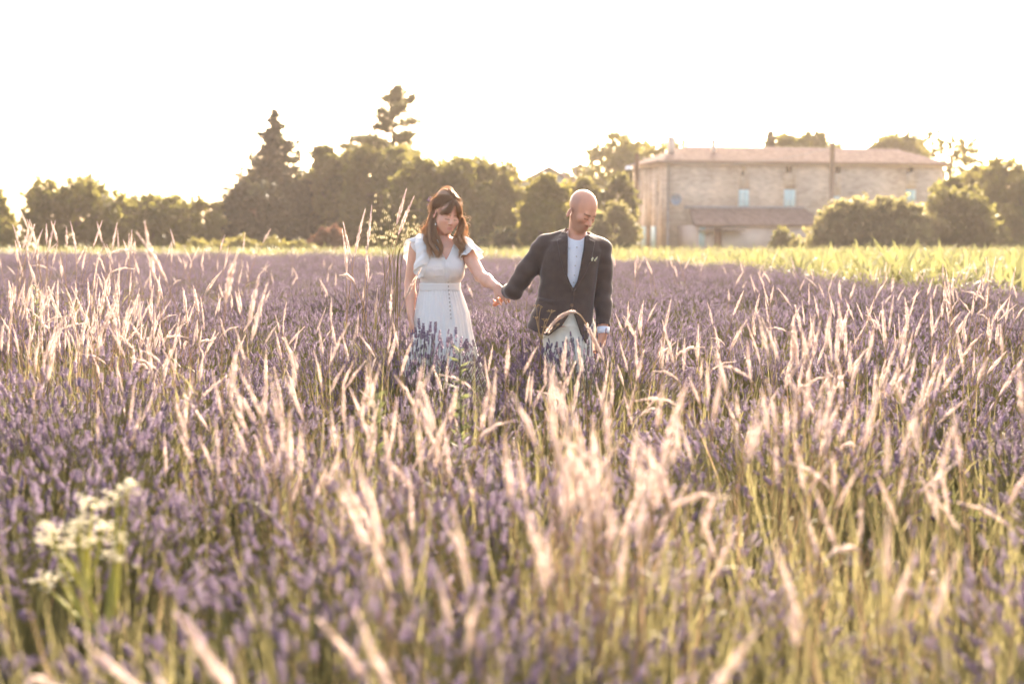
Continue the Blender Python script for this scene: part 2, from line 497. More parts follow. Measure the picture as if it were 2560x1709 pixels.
def broadleaf(name, label, px0, px1, ytop, d, m, seed, n=5000, leaf=0.30, nl=16, low=0.12, depth=0.8, cat='tree', shape='round', group=None, zb=0.0, shell=0.55, lean=0.0):
    """a tree standing at distance d whose crown spans columns px0..px1 and reaches row ytop"""
    rs = np.random.default_rng(seed)
    n = int(n * (1.15 if shell < .5 else 1.6)); leaf = leaf * (0.9 if shell < .5 else 0.82)
    mid, hw = (px0 + px1) / 2, (px1 - px0) / 2 * 1.10
    px0, px1 = mid - hw, mid + hw
    x0, x1 = gx(px0, d), gx(px1, d)
    W, H = (x1 - x0), CAMH + (HOR - ytop) / F * d - zb
    root = empty(name, ((x0 + x1) / 2, d, zb), rs.random() * 0.4 - 0.2)
    tag(root, label, cat, group)
    lobes = []
    for i in range(nl):
        f = (i + 0.5) / nl
        zc = low + (0.90 - low) * f
        if shape == 'round': wz = math.sin(PI * (0.30 + 0.54 * f)) ** 0.6
        elif shape == 'bush': wz = math.cos(PI / 2 * f * 0.92) ** 0.5
        elif shape == 'dome': wz = math.sqrt(max(0.12, 1 - f ** 8))
        elif shape == 'cone': wz = 1.0 - 0.8 * f
        elif shape == 'poplar': wz = 0.5 + 0.5 * math.sin(PI * (0.1 + 0.8 * f))
        else: wz = 0.55 + 0.45 * math.sin(PI * f)
        a = i * 2.399 + rs.normal(0, 0.4)
        lr = W * 0.5 * rs.uniform(0.20, 0.44) * (0.65 + 0.45 * wz)
        rr = max(0.0, W * 0.5 * wz - lr * 0.55) * rs.uniform(0.82, 1.06)
        lz = min(lr * rs.uniform(0.65, 0.95), H * 0.22)
        zc = min(zc * H, H - lz * 0.95)
        lobes.append(((math.cos(a) * rr + lean * zc, math.sin(a) * rr * depth, zc), (lr, lr * depth, lz)))
    P, v = crown_points(lobes, n, rs, shell)
    # the masses are uneven, not smooth lobes
    for fq, am in ((1.6, .30), (3.4, .16), (7.0, .08)):
        fq_ = fq * 3.0 / max(1.5, W * 0.35)
        for ax in range(3):
            P[:, ax] += am * W * 0.09 * np.sin(fq_ * (P[:, (ax + 1) % 3] * 1.3 + P[:, (ax + 2) % 3]) + rs.random() * 6.28 + ax)
    # sprays of leaves on outer twigs so the outline is ragged
    Q, v2 = [], []
    for c, r in lobes:
        for j in range(int(10 + n / 260)):
            dd = rs.normal(0, 1, 3); dd[2] = dd[2] * .8 + .35; dd /= np.linalg.norm(dd)
            s0 = np.array(c) + dd * np.array(r) * rs.uniform(.75, .98); Lq = rs.uniform(.25, .75) * (0.35 * r[0] + .25)
            bend = dd + rs.normal(0, .35, 3); kq = int(rs.integers(6, 15)); tq = rs.random(kq) ** .8
            Q.append(s0 + bend * (Lq * tq)[:, None] + rs.normal(0, .07, (kq, 3))); v2.append(np.clip(rs.random() * .5 + .5 * rs.random(kq), 0, 1))
    Q = np.concatenate(Q); v2 = np.concatenate(v2)
    P = np.concatenate([P, Q]); v = np.concatenate([v, v2])
    ok = P[:, 2] > 0.05
    P, v = P[ok], v[ok]
    b = MB(); leaf_cards(b, P, leaf, rs, v)
    b.obj("crown", m, root)
    r0 = max(0.10, H * 0.026)
    top = np.array((lean * H * 0.6, 0, H * 0.7))
    tp = curve3((0, 0, -0.1), top, rs, 0.05, 7)
    limbs = []
    for c, r in lobes[: nl]:
        s = tp[min(6, 1 + int(rs.integers(1, 5)))]
        if c[2] > s[2] - 0.3:
            limbs.append((curve3(s, c, rs, 0.12), [r0 * 0.45, r0 * 0.38, r0 * 0.28, r0 * 0.18, r0 * 0.08]))
    trunk(root, tp, np.linspace(r0, r0 * 0.3, 7), limbs)
    return root

def conifer(name, label, px, ytop, d, W, m, seed, z0=0.04, tiers=34, dens=34, droop=0.28, leaf=0.36, zb=0.0, power=0.85, gap=0.0, cat='conifer'):
    """straight trunk, whorls of drooping branches clothed in needle sprays"""
    rs = np.random.default_rng(seed)
    H = CAMH + (HOR - ytop) / F * d - zb
    root = empty(name, (gx(px, d), d, zb)); tag(root, label, cat)
    b = MB(); limbs = []; P = []; VV = []
    for i in range(tiers):
        f = i / (tiers - 1)
        zc = H * (z0 + (0.975 - z0) * f)
        L0 = W * 0.5 * (1 - f) ** power + 0.12
        if f < 0.12: L0 *= 0.85
        tv = rs.random()
        for j in range(int(6 + 5 * (1 - f))):
            if rs.random() < gap: continue
            a = rs.random() * 6.28
            L = L0 * rs.uniform(0.55, 1.18)
            dr = np.array((math.cos(a), math.sin(a), 0))
            t = np.linspace(0, 1, 5)
            up = rs.uniform(-0.05, 0.12)
            pts = np.array((0, 0, zc)) + dr * L * t[:, None] + np.array((0, 0, 1)) * (L * (up * t - droop * np.sin(t * PI * 0.55) + 0.22 * np.maximum(0, t - 0.6)))[:, None]
            if rs.random() < 0.5: limbs.append((pts, [0.05, 0.04, 0.03, 0.02, 0.008]))
            k = int(dens * L / (W * 0.5)) + 5
            tt = rs.random(k) ** 0.75
            base = np.stack([np.interp(tt, t, pts[:, c]) for c in range(3)], 1)
            side = np.cross(dr, (0, 0, 1.0))
            sp = 0.16 * L * (1.05 - tt) + 0.06
            base += side * (rs.normal(0, 1, k) * sp)[:, None]
            base[:, 2] += rs.normal(0, 0.05, k) - 0.12 * np.abs(rs.normal(0, 1, k))
            P.append(base); VV.append(np.clip(0.5 * tv + 0.5 * rs.random(k), 0, 1))
    P = np.concatenate(P); VV = np.concatenate(VV)
    leaf_cards(b, P, leaf, rs, VV, flat=0.5, elong=1.9)
    b.obj("crown", m, root)
    trunk(root, [(0, 0, -0.1), (0, 0, H * 0.5), (0, 0, H * 0.985)], [H * 0.022, H * 0.013, 0.012], limbs)
    return root

broadleaf("tree", "golden green rounded tree cut off by the left edge", -90, 58, 468, 80, M_gold, 1, n=4200, leaf=0.26, shape='cone', low=0.1)
t = broadleaf("tree", "wide airy olive tree with dark stems and ragged top, second from the left edge", 85, 305, 452, 86, M_olive, 2, n=3600, leaf=0.26, nl=20, low=0.15, shell=0.4)
broadleaf("tree", "low spreading olive tree with thin upright twigs under the slim pole", 298, 478, 492, 88, M_olive, 3, n=2300, leaf=0.26, nl=15, low=0.13, shell=0.4)
broadleaf("tree", "small pale green tree with sky showing under its crown beside the dark thicket", 462, 565, 492, 90, M_gold, 4, n=1500, leaf=0.24, nl=10, low=0.16, shell=0.4)
broadleaf("tree", "dark dense evergreen thicket at the foot of the tall spruce", 540, 742, 462, 92, M_dark, 5, n=5200, leaf=0.28, nl=18, low=0.06, shape='bush')
conifer("spruce_tree", "tall dark pointed spruce, the highest pyramid against the sky", 693, 270, 100, 10.6, M_dark, 6, tiers=36, dens=70, droop=0.24, leaf=0.27, power=0.9)
broadleaf("tree", "tall bushy olive tree between the spruce and the bare topped pine", 768, 915, 360, 99, M_olive, 7, n=4600, leaf=0.29, nl=18, low=0.08)
# the tall ragged pine
def ragged_pine():
    rs = np.random.default_rng(8)
    d = 104
    root = empty("pine_tree", (gx(985, d), d, 0))
    tag(root, "tall ragged pine with flat open branches reaching above the rounded trees", "pine tree")
    b, limbs = MB(), []
    def L(px, py, dy=0.0):
        return np.array((gx(px, d) - gx(985, d), dy, CAMH + (HOR - py) / F * d))
    stem = [(0, 0, -0.1), L(990, 480), L(985, 330), L(978, 265), L(988, 232)]
    spans = [((985,250),(1008,232)),((984,262),(962,242)),((984,285),(1037,247)),((983,300),(950,278)),((983,318),(1035,300)),((984,335),(945,322)),
             ((985,348),(1040,345)),((986,362),(925,342)),((985,372),(885,352)),((984,382),(850,362)),((986,300),(1018,280)),((986,380),(1050,388)),
             ((985,395),(870,385)),((985,270),(1000,250)),((985,322),(962,305)),((986,358),(1022,352)),((985,405),(905,395)),((984,385),(930,372))]
    P = []
    for i, (s, e) in enumerate(spans):
        p = curve3(L(*s), L(*e, dy=rs.normal(0, 1.3)), rs, 0.07)
        limbs.append((p, [0.085, 0.07, 0.055, 0.035, 0.015]))
        n = int(200 + 260 * np.linalg.norm(p[-1] - p[0]))
        t = rs.random(n) ** 0.6
        q = np.stack([np.interp(t, np.linspace(0, 1, 5), p[:, c]) for c in range(3)], 1)
        q += rs.normal(0, 1, (n, 3)) * np.array((0.24, 0.5, 0.17)) * (0.6 + 0.6 * np.sin(t * PI))[:, None]
        P.append(q)
        for j in range(9):              # side twigs
            k0 = p[0] + (p[-1] - p[0]) * rs.uniform(.35, 1.0); dv = (p[-1] - p[0]); dv /= np.linalg.norm(dv); dv = dv * .7 + rs.normal(0, .55, 3) * (1, 1, .6)
            m_ = 40; tt = rs.random(m_); P.append(k0 + dv * (rs.uniform(.5, 1.15) * tt)[:, None] + rs.normal(0, .06, (m_, 3)))
    P = np.concatenate(P)
    leaf_cards(b, P, 0.115, rs, rs.random(len(P)), flat=0.6, elong=1.7)
    b.obj("crown", M_cedar, root)
    trunk(root, stem, [0.24, 0.2, 0.13, 0.08, 0.03], limbs)
ragged_pine()
broadleaf("tree", "big round dense tree in front of the ragged pine", 868, 1062, 362, 95, M_olive, 9, n=7000, leaf=0.28, nl=22, low=0.06)
broadleaf("tree", "broad olive tree directly behind the woman with two blunt peaks", 985, 1200, 392, 88, M_olive, 10, n=6500, leaf=0.27, nl=22, low=0.05)
broadleaf("tree", "rounded golden olive tree behind the joined hands of the couple", 1095, 1315, 398, 92, M_gold, 11, n=7000, leaf=0.27, nl=24, low=0.05)
broadleaf("tree", "small tree crown peeping up left of the little gable house", 1250, 1300, 412, 100, M_gold, 12, n=1100, leaf=0.24, nl=8, low=0.2)
broadleaf("tree", "rounded golden tree in front of the little gable house left of the man", 1308, 1425, 436, 80, M_gold, 13, n=4200, leaf=0.23, nl=16, low=0.05)
broadleaf("tree", "large golden tree rising above the left end of the stone farmhouse", 1440, 1705, 335, 128, M_gold, 14, n=7000, leaf=0.34, nl=26, low=0.10, shape='dome')
broadleaf("bush", "grey green bush right behind the man's shoulder", 1470, 1592, 510, 84, M_grey, 15, n=2600, leaf=0.2, nl=12, low=0.1, shape='bush', cat='bush')
broadleaf("tree", "leafy tree top showing over the middle of the long roof", 1905, 2085, 326, 132, M_gold, 16, n=5200, leaf=0.34, nl=20, low=0.6, shape='dome')
conifer("cypress_tree", "narrow dark cypress tip poking above the farmhouse ridge", 1922, 326, 130, 1.9, M_dark, 17, z0=0.1, tiers=26, dens=12, droop=-0.4, leaf=0.34, power=0.6, cat='cypress')
broadleaf("tree", "rounded tree top over the right part of the long roof", 2165, 2315, 330, 130, M_olive, 18, n=4600, leaf=0.34, nl=18, low=0.6, shape='dome')
broadleaf("tree", "thin airy tree with sparse leaves above the right end of the roof", 2290, 2440, 312, 126, M_gold, 19, n=900, leaf=0.26, nl=26, low=0.30, shell=0.2)
broadleaf("tree", "golden leafy tree to the right of the farmhouse wall", 2365, 2500, 415, 97, M_gold, 20, n=4200, leaf=0.28, nl=16, low=0.05)
broadleaf("tree", "bright golden tree cut off by the right edge", 2430, 2660, 404, 92, M_gold, 21, n=6500, leaf=0.28, nl=20, low=0.05)
broadleaf("bush", "large rounded olive bush hiding the right half of the farmhouse ground floor", 2012, 2330, 505, 82, M_grey, 22, n=7500, leaf=0.24, nl=24, low=0.05, shape='bush', cat='bush', depth=0.5)
broadleaf("bush", "dark grey green bush between the large olive bush and the golden trees", 2270, 2490, 478, 84, M_olive, 23, n=5200, leaf=0.24, nl=18, low=0.05, shape='bush', cat='bush', depth=0.6)
broadleaf("bush", "small round bush in front of the lean-to annex window", 1925, 1995, 578, 93, M_olive, 24, n=900, leaf=0.2, nl=8, low=0.1, shape='bush', cat='bush')
broadleaf("bush", "low reddish bush under the trees left of the woman", 780, 868, 566, 82, M_red, 25, n=1300, leaf=0.2, nl=9, low=0.1, shape='bush', cat='bush')
HL = ['low olive hedge bush under the small pale tree at left, leftmost of four', 'low olive hedge bush below the dark evergreen thicket', 'low olive hedge bush below the tall spruce', 'low olive hedge bush next to the reddish bush']
FILL = [("dark olive tree far behind the airy trees at left", 228, 345, 520, M_olive), ("dim olive tree filling the gap left of the evergreen thicket", 400, 505, 505, M_olive),
    ("shaded tree tucked between the spruce and its bushy neighbour", 690, 800, 452, M_dark), ("tall shaded tree under the open branches of the ragged pine", 830, 960, 398, M_cedar),
    ("shaded tree filling the gap between the round tree and the broad one", 940, 1060, 410, M_olive), ("low olive tree under the gable of the little pale house", 1255, 1360, 500, M_olive),
    ("tree beside the outbuilding at the left corner of the farmhouse", 1405, 1500, 440, M_gold), ("olive tree in the gap between the man's head and the farmhouse", 1500, 1585, 430, M_olive),
    ("dark tree behind the bushes at the far right of the farmhouse", 2330, 2440, 440, M_olive), ("golden bush low in the right corner before the trees", 2440, 2600, 520, M_gold)]
for i, (lb, a, c, y, mm) in enumerate(FILL):
    broadleaf("tree", lb, a, c, y, 98 if a < 1250 else (92 if a < 2300 else 89), mm, 60 + i, n=2600, leaf=0.26, nl=16, low=0.05)
for i, (a, c, y) in enumerate([(455, 560, 604), (560, 650, 600), (640, 735, 603), (720, 800, 606)]):
    broadleaf("low_hedge_bush", HL[i], a, c, y, 76, M_gold, 40 + i, n=800, leaf=0.16, nl=8, low=0.1, shape='bush', cat='hedge bush', group='low hedge under the spruce')
broadleaf("bush", "small dark shrub in the shade under the broad trees behind the couple", 1195, 1300, 575, 79, M_dark, 46, n=1200, leaf=0.2, nl=9, low=0.1, shape='bush', cat='bush')
# ------------------------------------------------------------------ buildings
def stone_mat(name, a, b, mortar, sx=0.42, sz=0.17):
    m = bpy.data.materials.new(name); m.use_nodes = True
    n, l = m.node_tree.nodes, m.node_tree.links; n.clear()
    out = n.new("ShaderNodeOutputMaterial"); pb = n.new("ShaderNodeBsdfPrincipled"); pb.inputs["Roughness"].default_value = 0.9
    pb.inputs["Specular IOR Level"].default_value = 0.15
    tc = n.new("ShaderNodeTexCoord"); sx_ = n.new("ShaderNodeSeparateXYZ"); l.new(tc.outputs["Object"], sx_.inputs[0])
    add = n.new("ShaderNodeMath"); add.operation = 'ADD'; l.new(sx_.outputs[0], add.inputs[0]); l.new(sx_.outputs[1], add.inputs[1])
    wob = n.new("ShaderNodeTexNoise"); wob.inputs["Scale"].default_value = 1.6; l.new(tc.outputs["Object"], wob.inputs["Vector"])
    wm = n.new("ShaderNodeMath"); wm.operation = 'MULTIPLY_ADD'; wm.inputs[1].default_value = 0.22; l.new(wob.outputs["Fac"], wm.inputs[0]); l.new(sx_.outputs[2], wm.inputs[2])
    cb = n.new("ShaderNodeCombineXYZ"); l.new(add.outputs[0], cb.inputs[0]); l.new(wm.outputs[0], cb.inputs[1])
    br = n.new("ShaderNodeTexBrick"); br.inputs["Scale"].default_value = 1.0
    br.inputs["Brick Width"].default_value = sx; br.inputs["Row Height"].default_value = sz
    br.inputs["Mortar Size"].default_value = 0.02; br.inputs["Mortar Smooth"].default_value = 0.4
    br.inputs["Color1"].default_value = (*a, 1); br.inputs["Color2"].default_value = (*b, 1); br.inputs["Mortar"].default_value = (*mortar, 1)
    l.new(cb.outputs[0], br.inputs["Vector"])
    nz = n.new("ShaderNodeTexNoise"); nz.inputs["Scale"].default_value = 0.55; nz.inputs["Detail"].default_value = 8; l.new(tc.outputs["Object"], nz.inputs["Vector"])
    mr = n.new("ShaderNodeMapRange"); mr.inputs[1].default_value = 0.3; mr.inputs[2].default_value = 0.7; mr.inputs[3].default_value = 0.72; mr.inputs[4].default_value = 1.18
    l.new(nz.outputs["Fac"], mr.inputs[0])
    hs = n.new("ShaderNodeHueSaturation"); l.new(br.outputs["Color"], hs.inputs["Color"]); l.new(mr.outputs[0], hs.inputs["Value"])
    l.new(hs.outputs[0], pb.inputs["Base Color"])
    bp = n.new("ShaderNodeBump"); bp.inputs["Strength"].default_value = 0.6; bp.inputs["Distance"].default_value = 0.03; bp.invert = True
    l.new(br.outputs["Fac"], bp.inputs["Height"]); l.new(bp.outputs[0], pb.inputs["Normal"]); l.new(pb.outputs[0], out.inputs[0])
    return m
M_stone = stone_mat("rubble_stone", (0.40, 0.295, 0.215), (0.56, 0.435, 0.325), (0.52, 0.42, 0.33))
M_plaster = material("old_plaster", (0.46, 0.36, 0.30), (0.58, 0.48, 0.40), rough=0.95, scale=0.8, bump=0.3, bscale=8)
M_tile = material("clay_tile", (0.19, 0.128, 0.103), (0.32, 0.23, 0.19), rough=0.95, scale=2.2, usevar=True, bump=0.3, bscale=20, spec=0.05)
M_mint = material("mint_paint", (0.42, 0.56, 0.55), (0.52, 0.66, 0.64), rough=0.6, scale=2)
M_wood = material("weathered_wood", (0.12, 0.075, 0.055), (0.20, 0.13, 0.10), rough=0.85, scale=2, stretch=(6, 6, 0.7), bump=0.3)
M_hole = material("shadowed_interior", (0.035, 0.027, 0.024), (0.05, 0.04, 0.035), rough=0.9)
M_pane = material("window_glass", (0.10, 0.10, 0.11), rough=0.08, spec=0.6)
M_zinc = material("zinc", (0.24, 0.22, 0.21), (0.33, 0.31, 0.30), rough=0.5, metal=0.3)
M_white = material("white_paint", (0.72, 0.72, 0.72), (0.8, 0.8, 0.8), rough=0.4)
M_rust = material("rust_boards", (0.17, 0.085, 0.06), (0.24, 0.12, 0.09), rough=0.9, scale=2)
M_bluegrey = material("blue_grey_render", (0.22, 0.25, 0.29), (0.30, 0.33, 0.37), rough=0.9, scale=1)

def tile_plane(root, P, name="roof", pitch=0.24, rows=11, mname=M_tile, rs=np.random.default_rng(3)):
    """clay roof slope: P = eave left, eave right, ridge right, ridge left (root coords); slab + covering of half-round tiles"""
    P = [np.array(p, float) for p in P]
    nrm = np.cross(P[1] - P[0], P[3] - P[0]); nrm /= np.linalg.norm(nrm)
    if nrm[2] < 0: nrm = -nrm
    b = MB()
    lo = [p - nrm * 0.12 for p in P]
    b.add(np.array(P + lo), [(0,1,2,3),(7,6,5,4),(0,4,5,1),(1,5,6,2),(2,6,7,3),(3,7,4,0)], m=0)
    ro = b.obj(name, mname, root, smooth=False)
    c = MB()
    e = P[1] - P[0]; L = np.linalg.norm(e); ex = e / L
    up = np.cross(nrm, ex)
    if np.dot(up, P[3] - P[0]) < 0: up = -up
    def span(s):                     # height of the slope above eave position s
        h = np.dot(P[3] - P[0], up)
        s3, s2 = np.dot(P[3] - P[0], ex), np.dot(P[2] - P[0], ex)
        if s < s3: return h * s / max(s3, 1e-6)
        if s > s2: return h * (L - s) / max(L - s2, 1e-6)
        return h
    n = int(L / pitch)
    H = np.dot(P[3] - P[0], up)
    for i in range(n):
        s = (i + 0.5) * pitch
        hh = min(span(s - pitch * .3), span(s + pitch * .3))
        k = max(1, int(round(rows * hh / H)))
        for j in range(k):
            t0, t1 = H * j / rows - (0.06 if j == 0 else 0), min(hh, H * (j + 1) / rows + 0.05)
            if t1 <= t0: continue
            V = []
            jit = rs.normal(0, 0.012)
            for t, lift in ((t0, 0.035), (t1, 0.004)):
                for a in (0, 0.25, 0.5, 0.75, 1.0):
                    V.append(P[0] + ex * (s + jit + pitch * 0.42 * math.cos(PI * a)) + up * t + nrm * (lift + 0.085 * math.sin(PI * a)))
            c.add(V, [(q, q + 1, q + 6, q + 5) for q in range(4)], var=rs.random())
    co = c.obj("tile_covering", mname, ro); co['kind'] = 'stuff'
    return ro

def wall_box(b, x0, x1, y0, y1, z0, z1, m=0):
    b.box(((x0+x1)/2, (y0+y1)/2, (z0+z1)/2), (x1-x0, y1-y0, z1-z0), m=m)

def wall_with_holes(b, x0, x1, z0, z1, y, thick, holes, m=0):
    """front wall in the XZ plane (outer face at y) with rectangular openings"""
    xs = sorted({x0, x1, *[h[0] for h in holes], *[h[1] for h in holes]})
    zs = sorted({z0, z1, *[h[2] for h in holes], *[h[3] for h in holes]})
    for i in range(len(xs) - 1):
        run = None
        for j in range(len(zs) - 1):
            cx, cz = (xs[i]+xs[i+1])/2, (zs[j]+zs[j+1])/2
            hole = any(h[0] < cx < h[1] and h[2] < cz < h[3] for h in holes)
            if not hole:
                run = [zs[j], zs[j+1]] if run is None else [run[0], zs[j+1]]
            if (hole or j == len(zs) - 2) and run is not None:
                wall_box(b, xs[i], xs[i+1], y, y + thick, run[0], run[1], m); run = None

def farmhouse():
    d0 = 104.0
    TH = math.radians(12.0)
    X0 = gx(1664, d0)
    root = empty("farmhouse", (X0, d0, 0), TH)
    tag(root, "long stone farmhouse with terracotta roof and mint green shutters", "house")
    c, s = math.cos(TH), math.sin(TH)
    def hx(px):                       # column px -> distance along the facade
        k = (px - 1280) / F
        return (k * d0 - X0) / (c - k * s)
    def hz(px, py):
        u = hx(px); return CAMH + (HOR - py) / F * (d0 + u * s)
    L = hx(2352); ZE = 6.75; D = 8.2
    sills = []
    wins = [("hole", 1855, 433, 9, 12), ("win", 1969, 422, 18, 22), ("win", 2091, 423, 17, 22), ("win", 2270, 419, 20, 25),
            ("shut", 1857, 498, 27, 47), ("shut", 1971, 498, 30, 47), ("shut", 2089, 506, 16, 31), ("shut", 2272, 490, 26, 30)]
    holes, items = [], []
    for kind, px, py, wpx, hpx in wins:
        x, z = hx(px), hz(px, py)
        wm, hm = wpx / F * (d0 + x * s) / c, hpx / F * (d0 + x * s)
        holes.append((x - wm/2, x + wm/2, z - hm/2, z + hm/2)); items.append((kind, x, z, wm, hm))
    b = MB()
    wall_with_holes(b, 0.0, L, -0.1, ZE, 0.0, 0.45, holes)
    b.obj("front_wall", M_stone, root, smooth=False)
    # side wall (faces left) built in its own frame, with slits and a shuttered door
    def sy(px):                       # column px on the side wall -> depth along it
        k = (px - 1280) / F
        return (X0 - k * d0) / (k * c + s)
    def sz(px, py): return CAMH + (HOR - py) / F * (d0 + sy(px) * c)
    sh = []
    sitems = []
    for kind, px, py, wy, hpx in (("slit", 1605, 495, 0.45, 36), ("slit", 1643, 495, 0.45, 36), ("door", 1621, 594, 1.25, 58)):
        y, z = sy(px), sz(px, py); hm = hpx / F * (d0 + y * c)
        z0, z1 = z - hm/2, z + hm/2
        if kind == "door": z0 = -0.1
        sh.append((y - wy/2, y + wy/2, z0, z1)); sitems.append((kind, y, (z0+z1)/2, wy, z1 - z0))
    b = MB(); wall_with_holes(b, 0.452, D - 0.452, -0.1, ZE, 0.0, 0.45, sh)
    V = [np.stack([v[:, 1], v[:, 0], v[:, 2]], 1) for v in b.V]; b.V = V; b.Fq = [q[:, ::-1] for q in b.Fq]
    b.obj("side_wall", M_stone, root, smooth=False)
    b = MB()
    wall_box(b, 0.0, L, D - 0.45, D, -0.1, ZE); wall_box(b, L - 0.45, L, 0.452, D - 0.452, -0.1, ZE)
    b.obj("rear_wall", M_stone, root, smooth=False)
    for kind, x, z, wm, hm in items:
        if kind == "shut":
            for sd in (-1, 1):
                q = MB(); q.box((x + sd * wm / 4, 0.03, z), (wm / 2 - 0.03, 0.05, hm - 0.02))
                so = q.obj("shutter", M_mint, root, smooth=False)
                for r in (-1, 1):
                    q = MB(); q.box((x + sd * wm / 4, -0.008, z + r * hm * 0.3), (wm / 2 - 0.07, 0.025, 0.09)); q.obj("brace", M_mint, so, smooth=False)
            q = MB(); q.box((x, -0.05, z - hm / 2 - 0.06), (wm + 0.2, 0.14, 0.09)); q.obj("sill", M_plaster, root, smooth=False)
        else:
            q = MB(); q.box((x, 0.30, z), (wm, 0.04, hm)); wo_ = q.obj("window", M_hole, root, smooth=False)
            if kind == "win":
                q = MB()
                for a, bb in ((-1, 0), (1, 0), (0, 0)): q.box((x + a * (wm/2 - 0.03), 0.255, z), (0.05, 0.04, hm))
                q.obj("frame", M_wood, wo_, smooth=False)
    for kind, y, z, wm, hm in sitems:
        q = MB(); q.box((0.30, y, z), (0.04, wm, hm)); o = q.obj("door" if kind == "door" else "window", M_rust if kind == "door" else M_hole, root, smooth=False)
        if kind == "door":
            for sd in (-1, 1):
                q = MB(); q.box((-0.035, y + sd * (wm/2 + 0.62), z + 0.12), (0.05, 1.1, hm - 0.3)); q.obj("shutter", M_mint, root, smooth=False)
    # roof: two long slopes, two hips
    ov, ze, zr = 0.42, ZE + 0.02, ZE + 1.28
    A, B, C_, D_ = (-ov, -ov, ze), (L+ov, -ov, ze), (L+ov, D+ov, ze), (-ov, D+ov, ze)
    R0, R1 = (2.6, D/2, zr), (L - 1.6, D/2, zr)
    tile_plane(root, [A, B, R1, R0]); tile_plane(root, [C_, D_, R0, R1]); 
    tile_plane(root, [D_, A, R0, R0], rows=11); tile_plane(root, [B, C_, R1, R1], rows=11)
    q = MB(); q.tube([R0, R1], 0.13, n=8); q.obj("ridge_cap", M_tile, root)
    q = MB(); wall_box(q, -0.18, L + 0.18, -0.20, -0.003, ZE - 0.22, ZE - 0.02); wall_box(q, -0.2, -0.003, -0.003, D, ZE - 0.22, ZE - 0.02)
    q.obj("cornice", M_plaster, root, smooth=False)
    q = MB(); q.tube([(0.10, -0.09, 0.0), (0.10, -0.09, ZE - 0.1)], 0.075, n=8); q.obj("downpipe", M_zinc, root)
    for px, py, wv in ((1701, 350, 0.46), (1808, 357, 0.28)):
        x = hx(px) if px > 1664 else 1.0
        z1 = hz(px, py) + 0.25
        zb = ZE + 0.5
        q = MB(); q.box((x, 2.4, (zb + z1) / 2), (wv, wv, z1 - zb)); q.box((x, 2.4, z1 + 0.05), (wv + 0.12, wv + 0.12, 0.1)); q.obj("chimney", M_plaster, root, smooth=False)
    q = MB(); q.box((L + 0.07, 1.3, 4.3), (0.1, 2.6, 2.2)); q.obj("board_panel", M_rust, root, smooth=False)
    # lean-to annex along the ground floor
    ax0, ax1, AD = hx(1722) - 0.9, hx(2012) - 0.4, 4.1
    ze2, zr2 = 2.12, 3.35
    an = root
    ah = []
    for px, py, wpx, hpx in ((1919, 588, 13, 30), (1765, 600, 22, 60), (1696 + 30, 592, 16, 48)):
        x = hx(px) - 0.6; wm = wpx / F * 102; z1 = CAMH + (HOR - (py - hpx/2)) / F * 101
        z0 = max(-0.1, CAMH + (HOR - (py + hpx/2)) / F * 101)
        ah.append((x - wm/2, x + wm/2, z0, min(z1, 1.98)))
    q = MB(); wall_with_holes(q, ax0, ax1, -0.1, ze2, -AD, 0.3, ah)
    wall_box(q, ax0, ax0 + 0.3, -AD + 0.302, -0.003, -0.1, ze2); wall_box(q, ax1 - 0.3, ax1, -AD + 0.302, -0.003, -0.1, ze2)
    q.obj("annex_wall", M_plaster, root, smooth=False)
    for i, h in enumerate(ah):
        q = MB(); q.box(((h[0]+h[1])/2, -AD + (0.22 if i < 2 else 0.02), (h[2]+h[3])/2), (h[1]-h[0], 0.05, h[3]-h[2]))
        q.obj(("window", "door", "shutter")[i], (M_hole, M_rust, M_mint)[i], root, smooth=False)
    h = ah[0]
    q = MB(); 
    for sd in (0, 1): q.box((h[sd] + (0.5 - sd) * 0.06, -AD + 0.12, (h[2]+h[3])/2), (0.06, 0.06, h[3]-h[2]))
    q.obj("window_frame", M_white, root, smooth=False)
    E = [(ax0 - 0.25, -AD - 0.3, ze2 + 0.02), (ax1 + 0.25, -AD - 0.3, ze2 + 0.02), (ax1 + 0.25, -0.003, zr2), (ax0 + 0.9, -0.003, zr2)]
    tile_plane(root, E, name="annex_roof", rows=8)
    q = MB(); wall_box(q, ax0 + 0.5, ax1 + 0.2, -0.09, -0.004, zr2 + 0.02, zr2 + 0.2); q.obj("flashing", M_zinc, root, smooth=False)
    q = MB(); wall_box(q, ax0 + 0.1, ax0 + 3.3, -AD - 0.9, -AD - 0.003, 1.72, 1.80); 
    q.obj("door_canopy", M_wood, root, smooth=False)
    q = MB(); q.tube([(ax1 - 0.1, -AD - 0.08, 0), (ax1 - 0.1, -AD - 0.08, ze2)], 0.06, n=8); q.obj("downpipe", M_zinc, root)
    # satellite dish on the front wall
    dx, dz = hx(1683), 4.0
    q = MB(); q.tube([(dx, -0.45, dz - 0.3), (dx, -0.003, dz - 0.3)], 0.03, n=6)
    ring = [[(dx + r * math.cos(a), -0.45 - 0.25 * (1 - (r / 0.42) ** 2) * -1, dz + r * math.sin(a)) for a in np.linspace(0, 2 * PI, 12, endpoint=False)] for r in (0.02, 0.2, 0.32, 0.42)]
    q.add(np.array(ring).reshape(-1, 3), [(i*12+j, i*12+(j+1) % 12, (i+1)*12+(j+1) % 12, (i+1)*12+j) for i in range(3) for j in range(12)])
    q.obj("satellite_dish", M_bluegrey, root)
    return root
farmhouse()

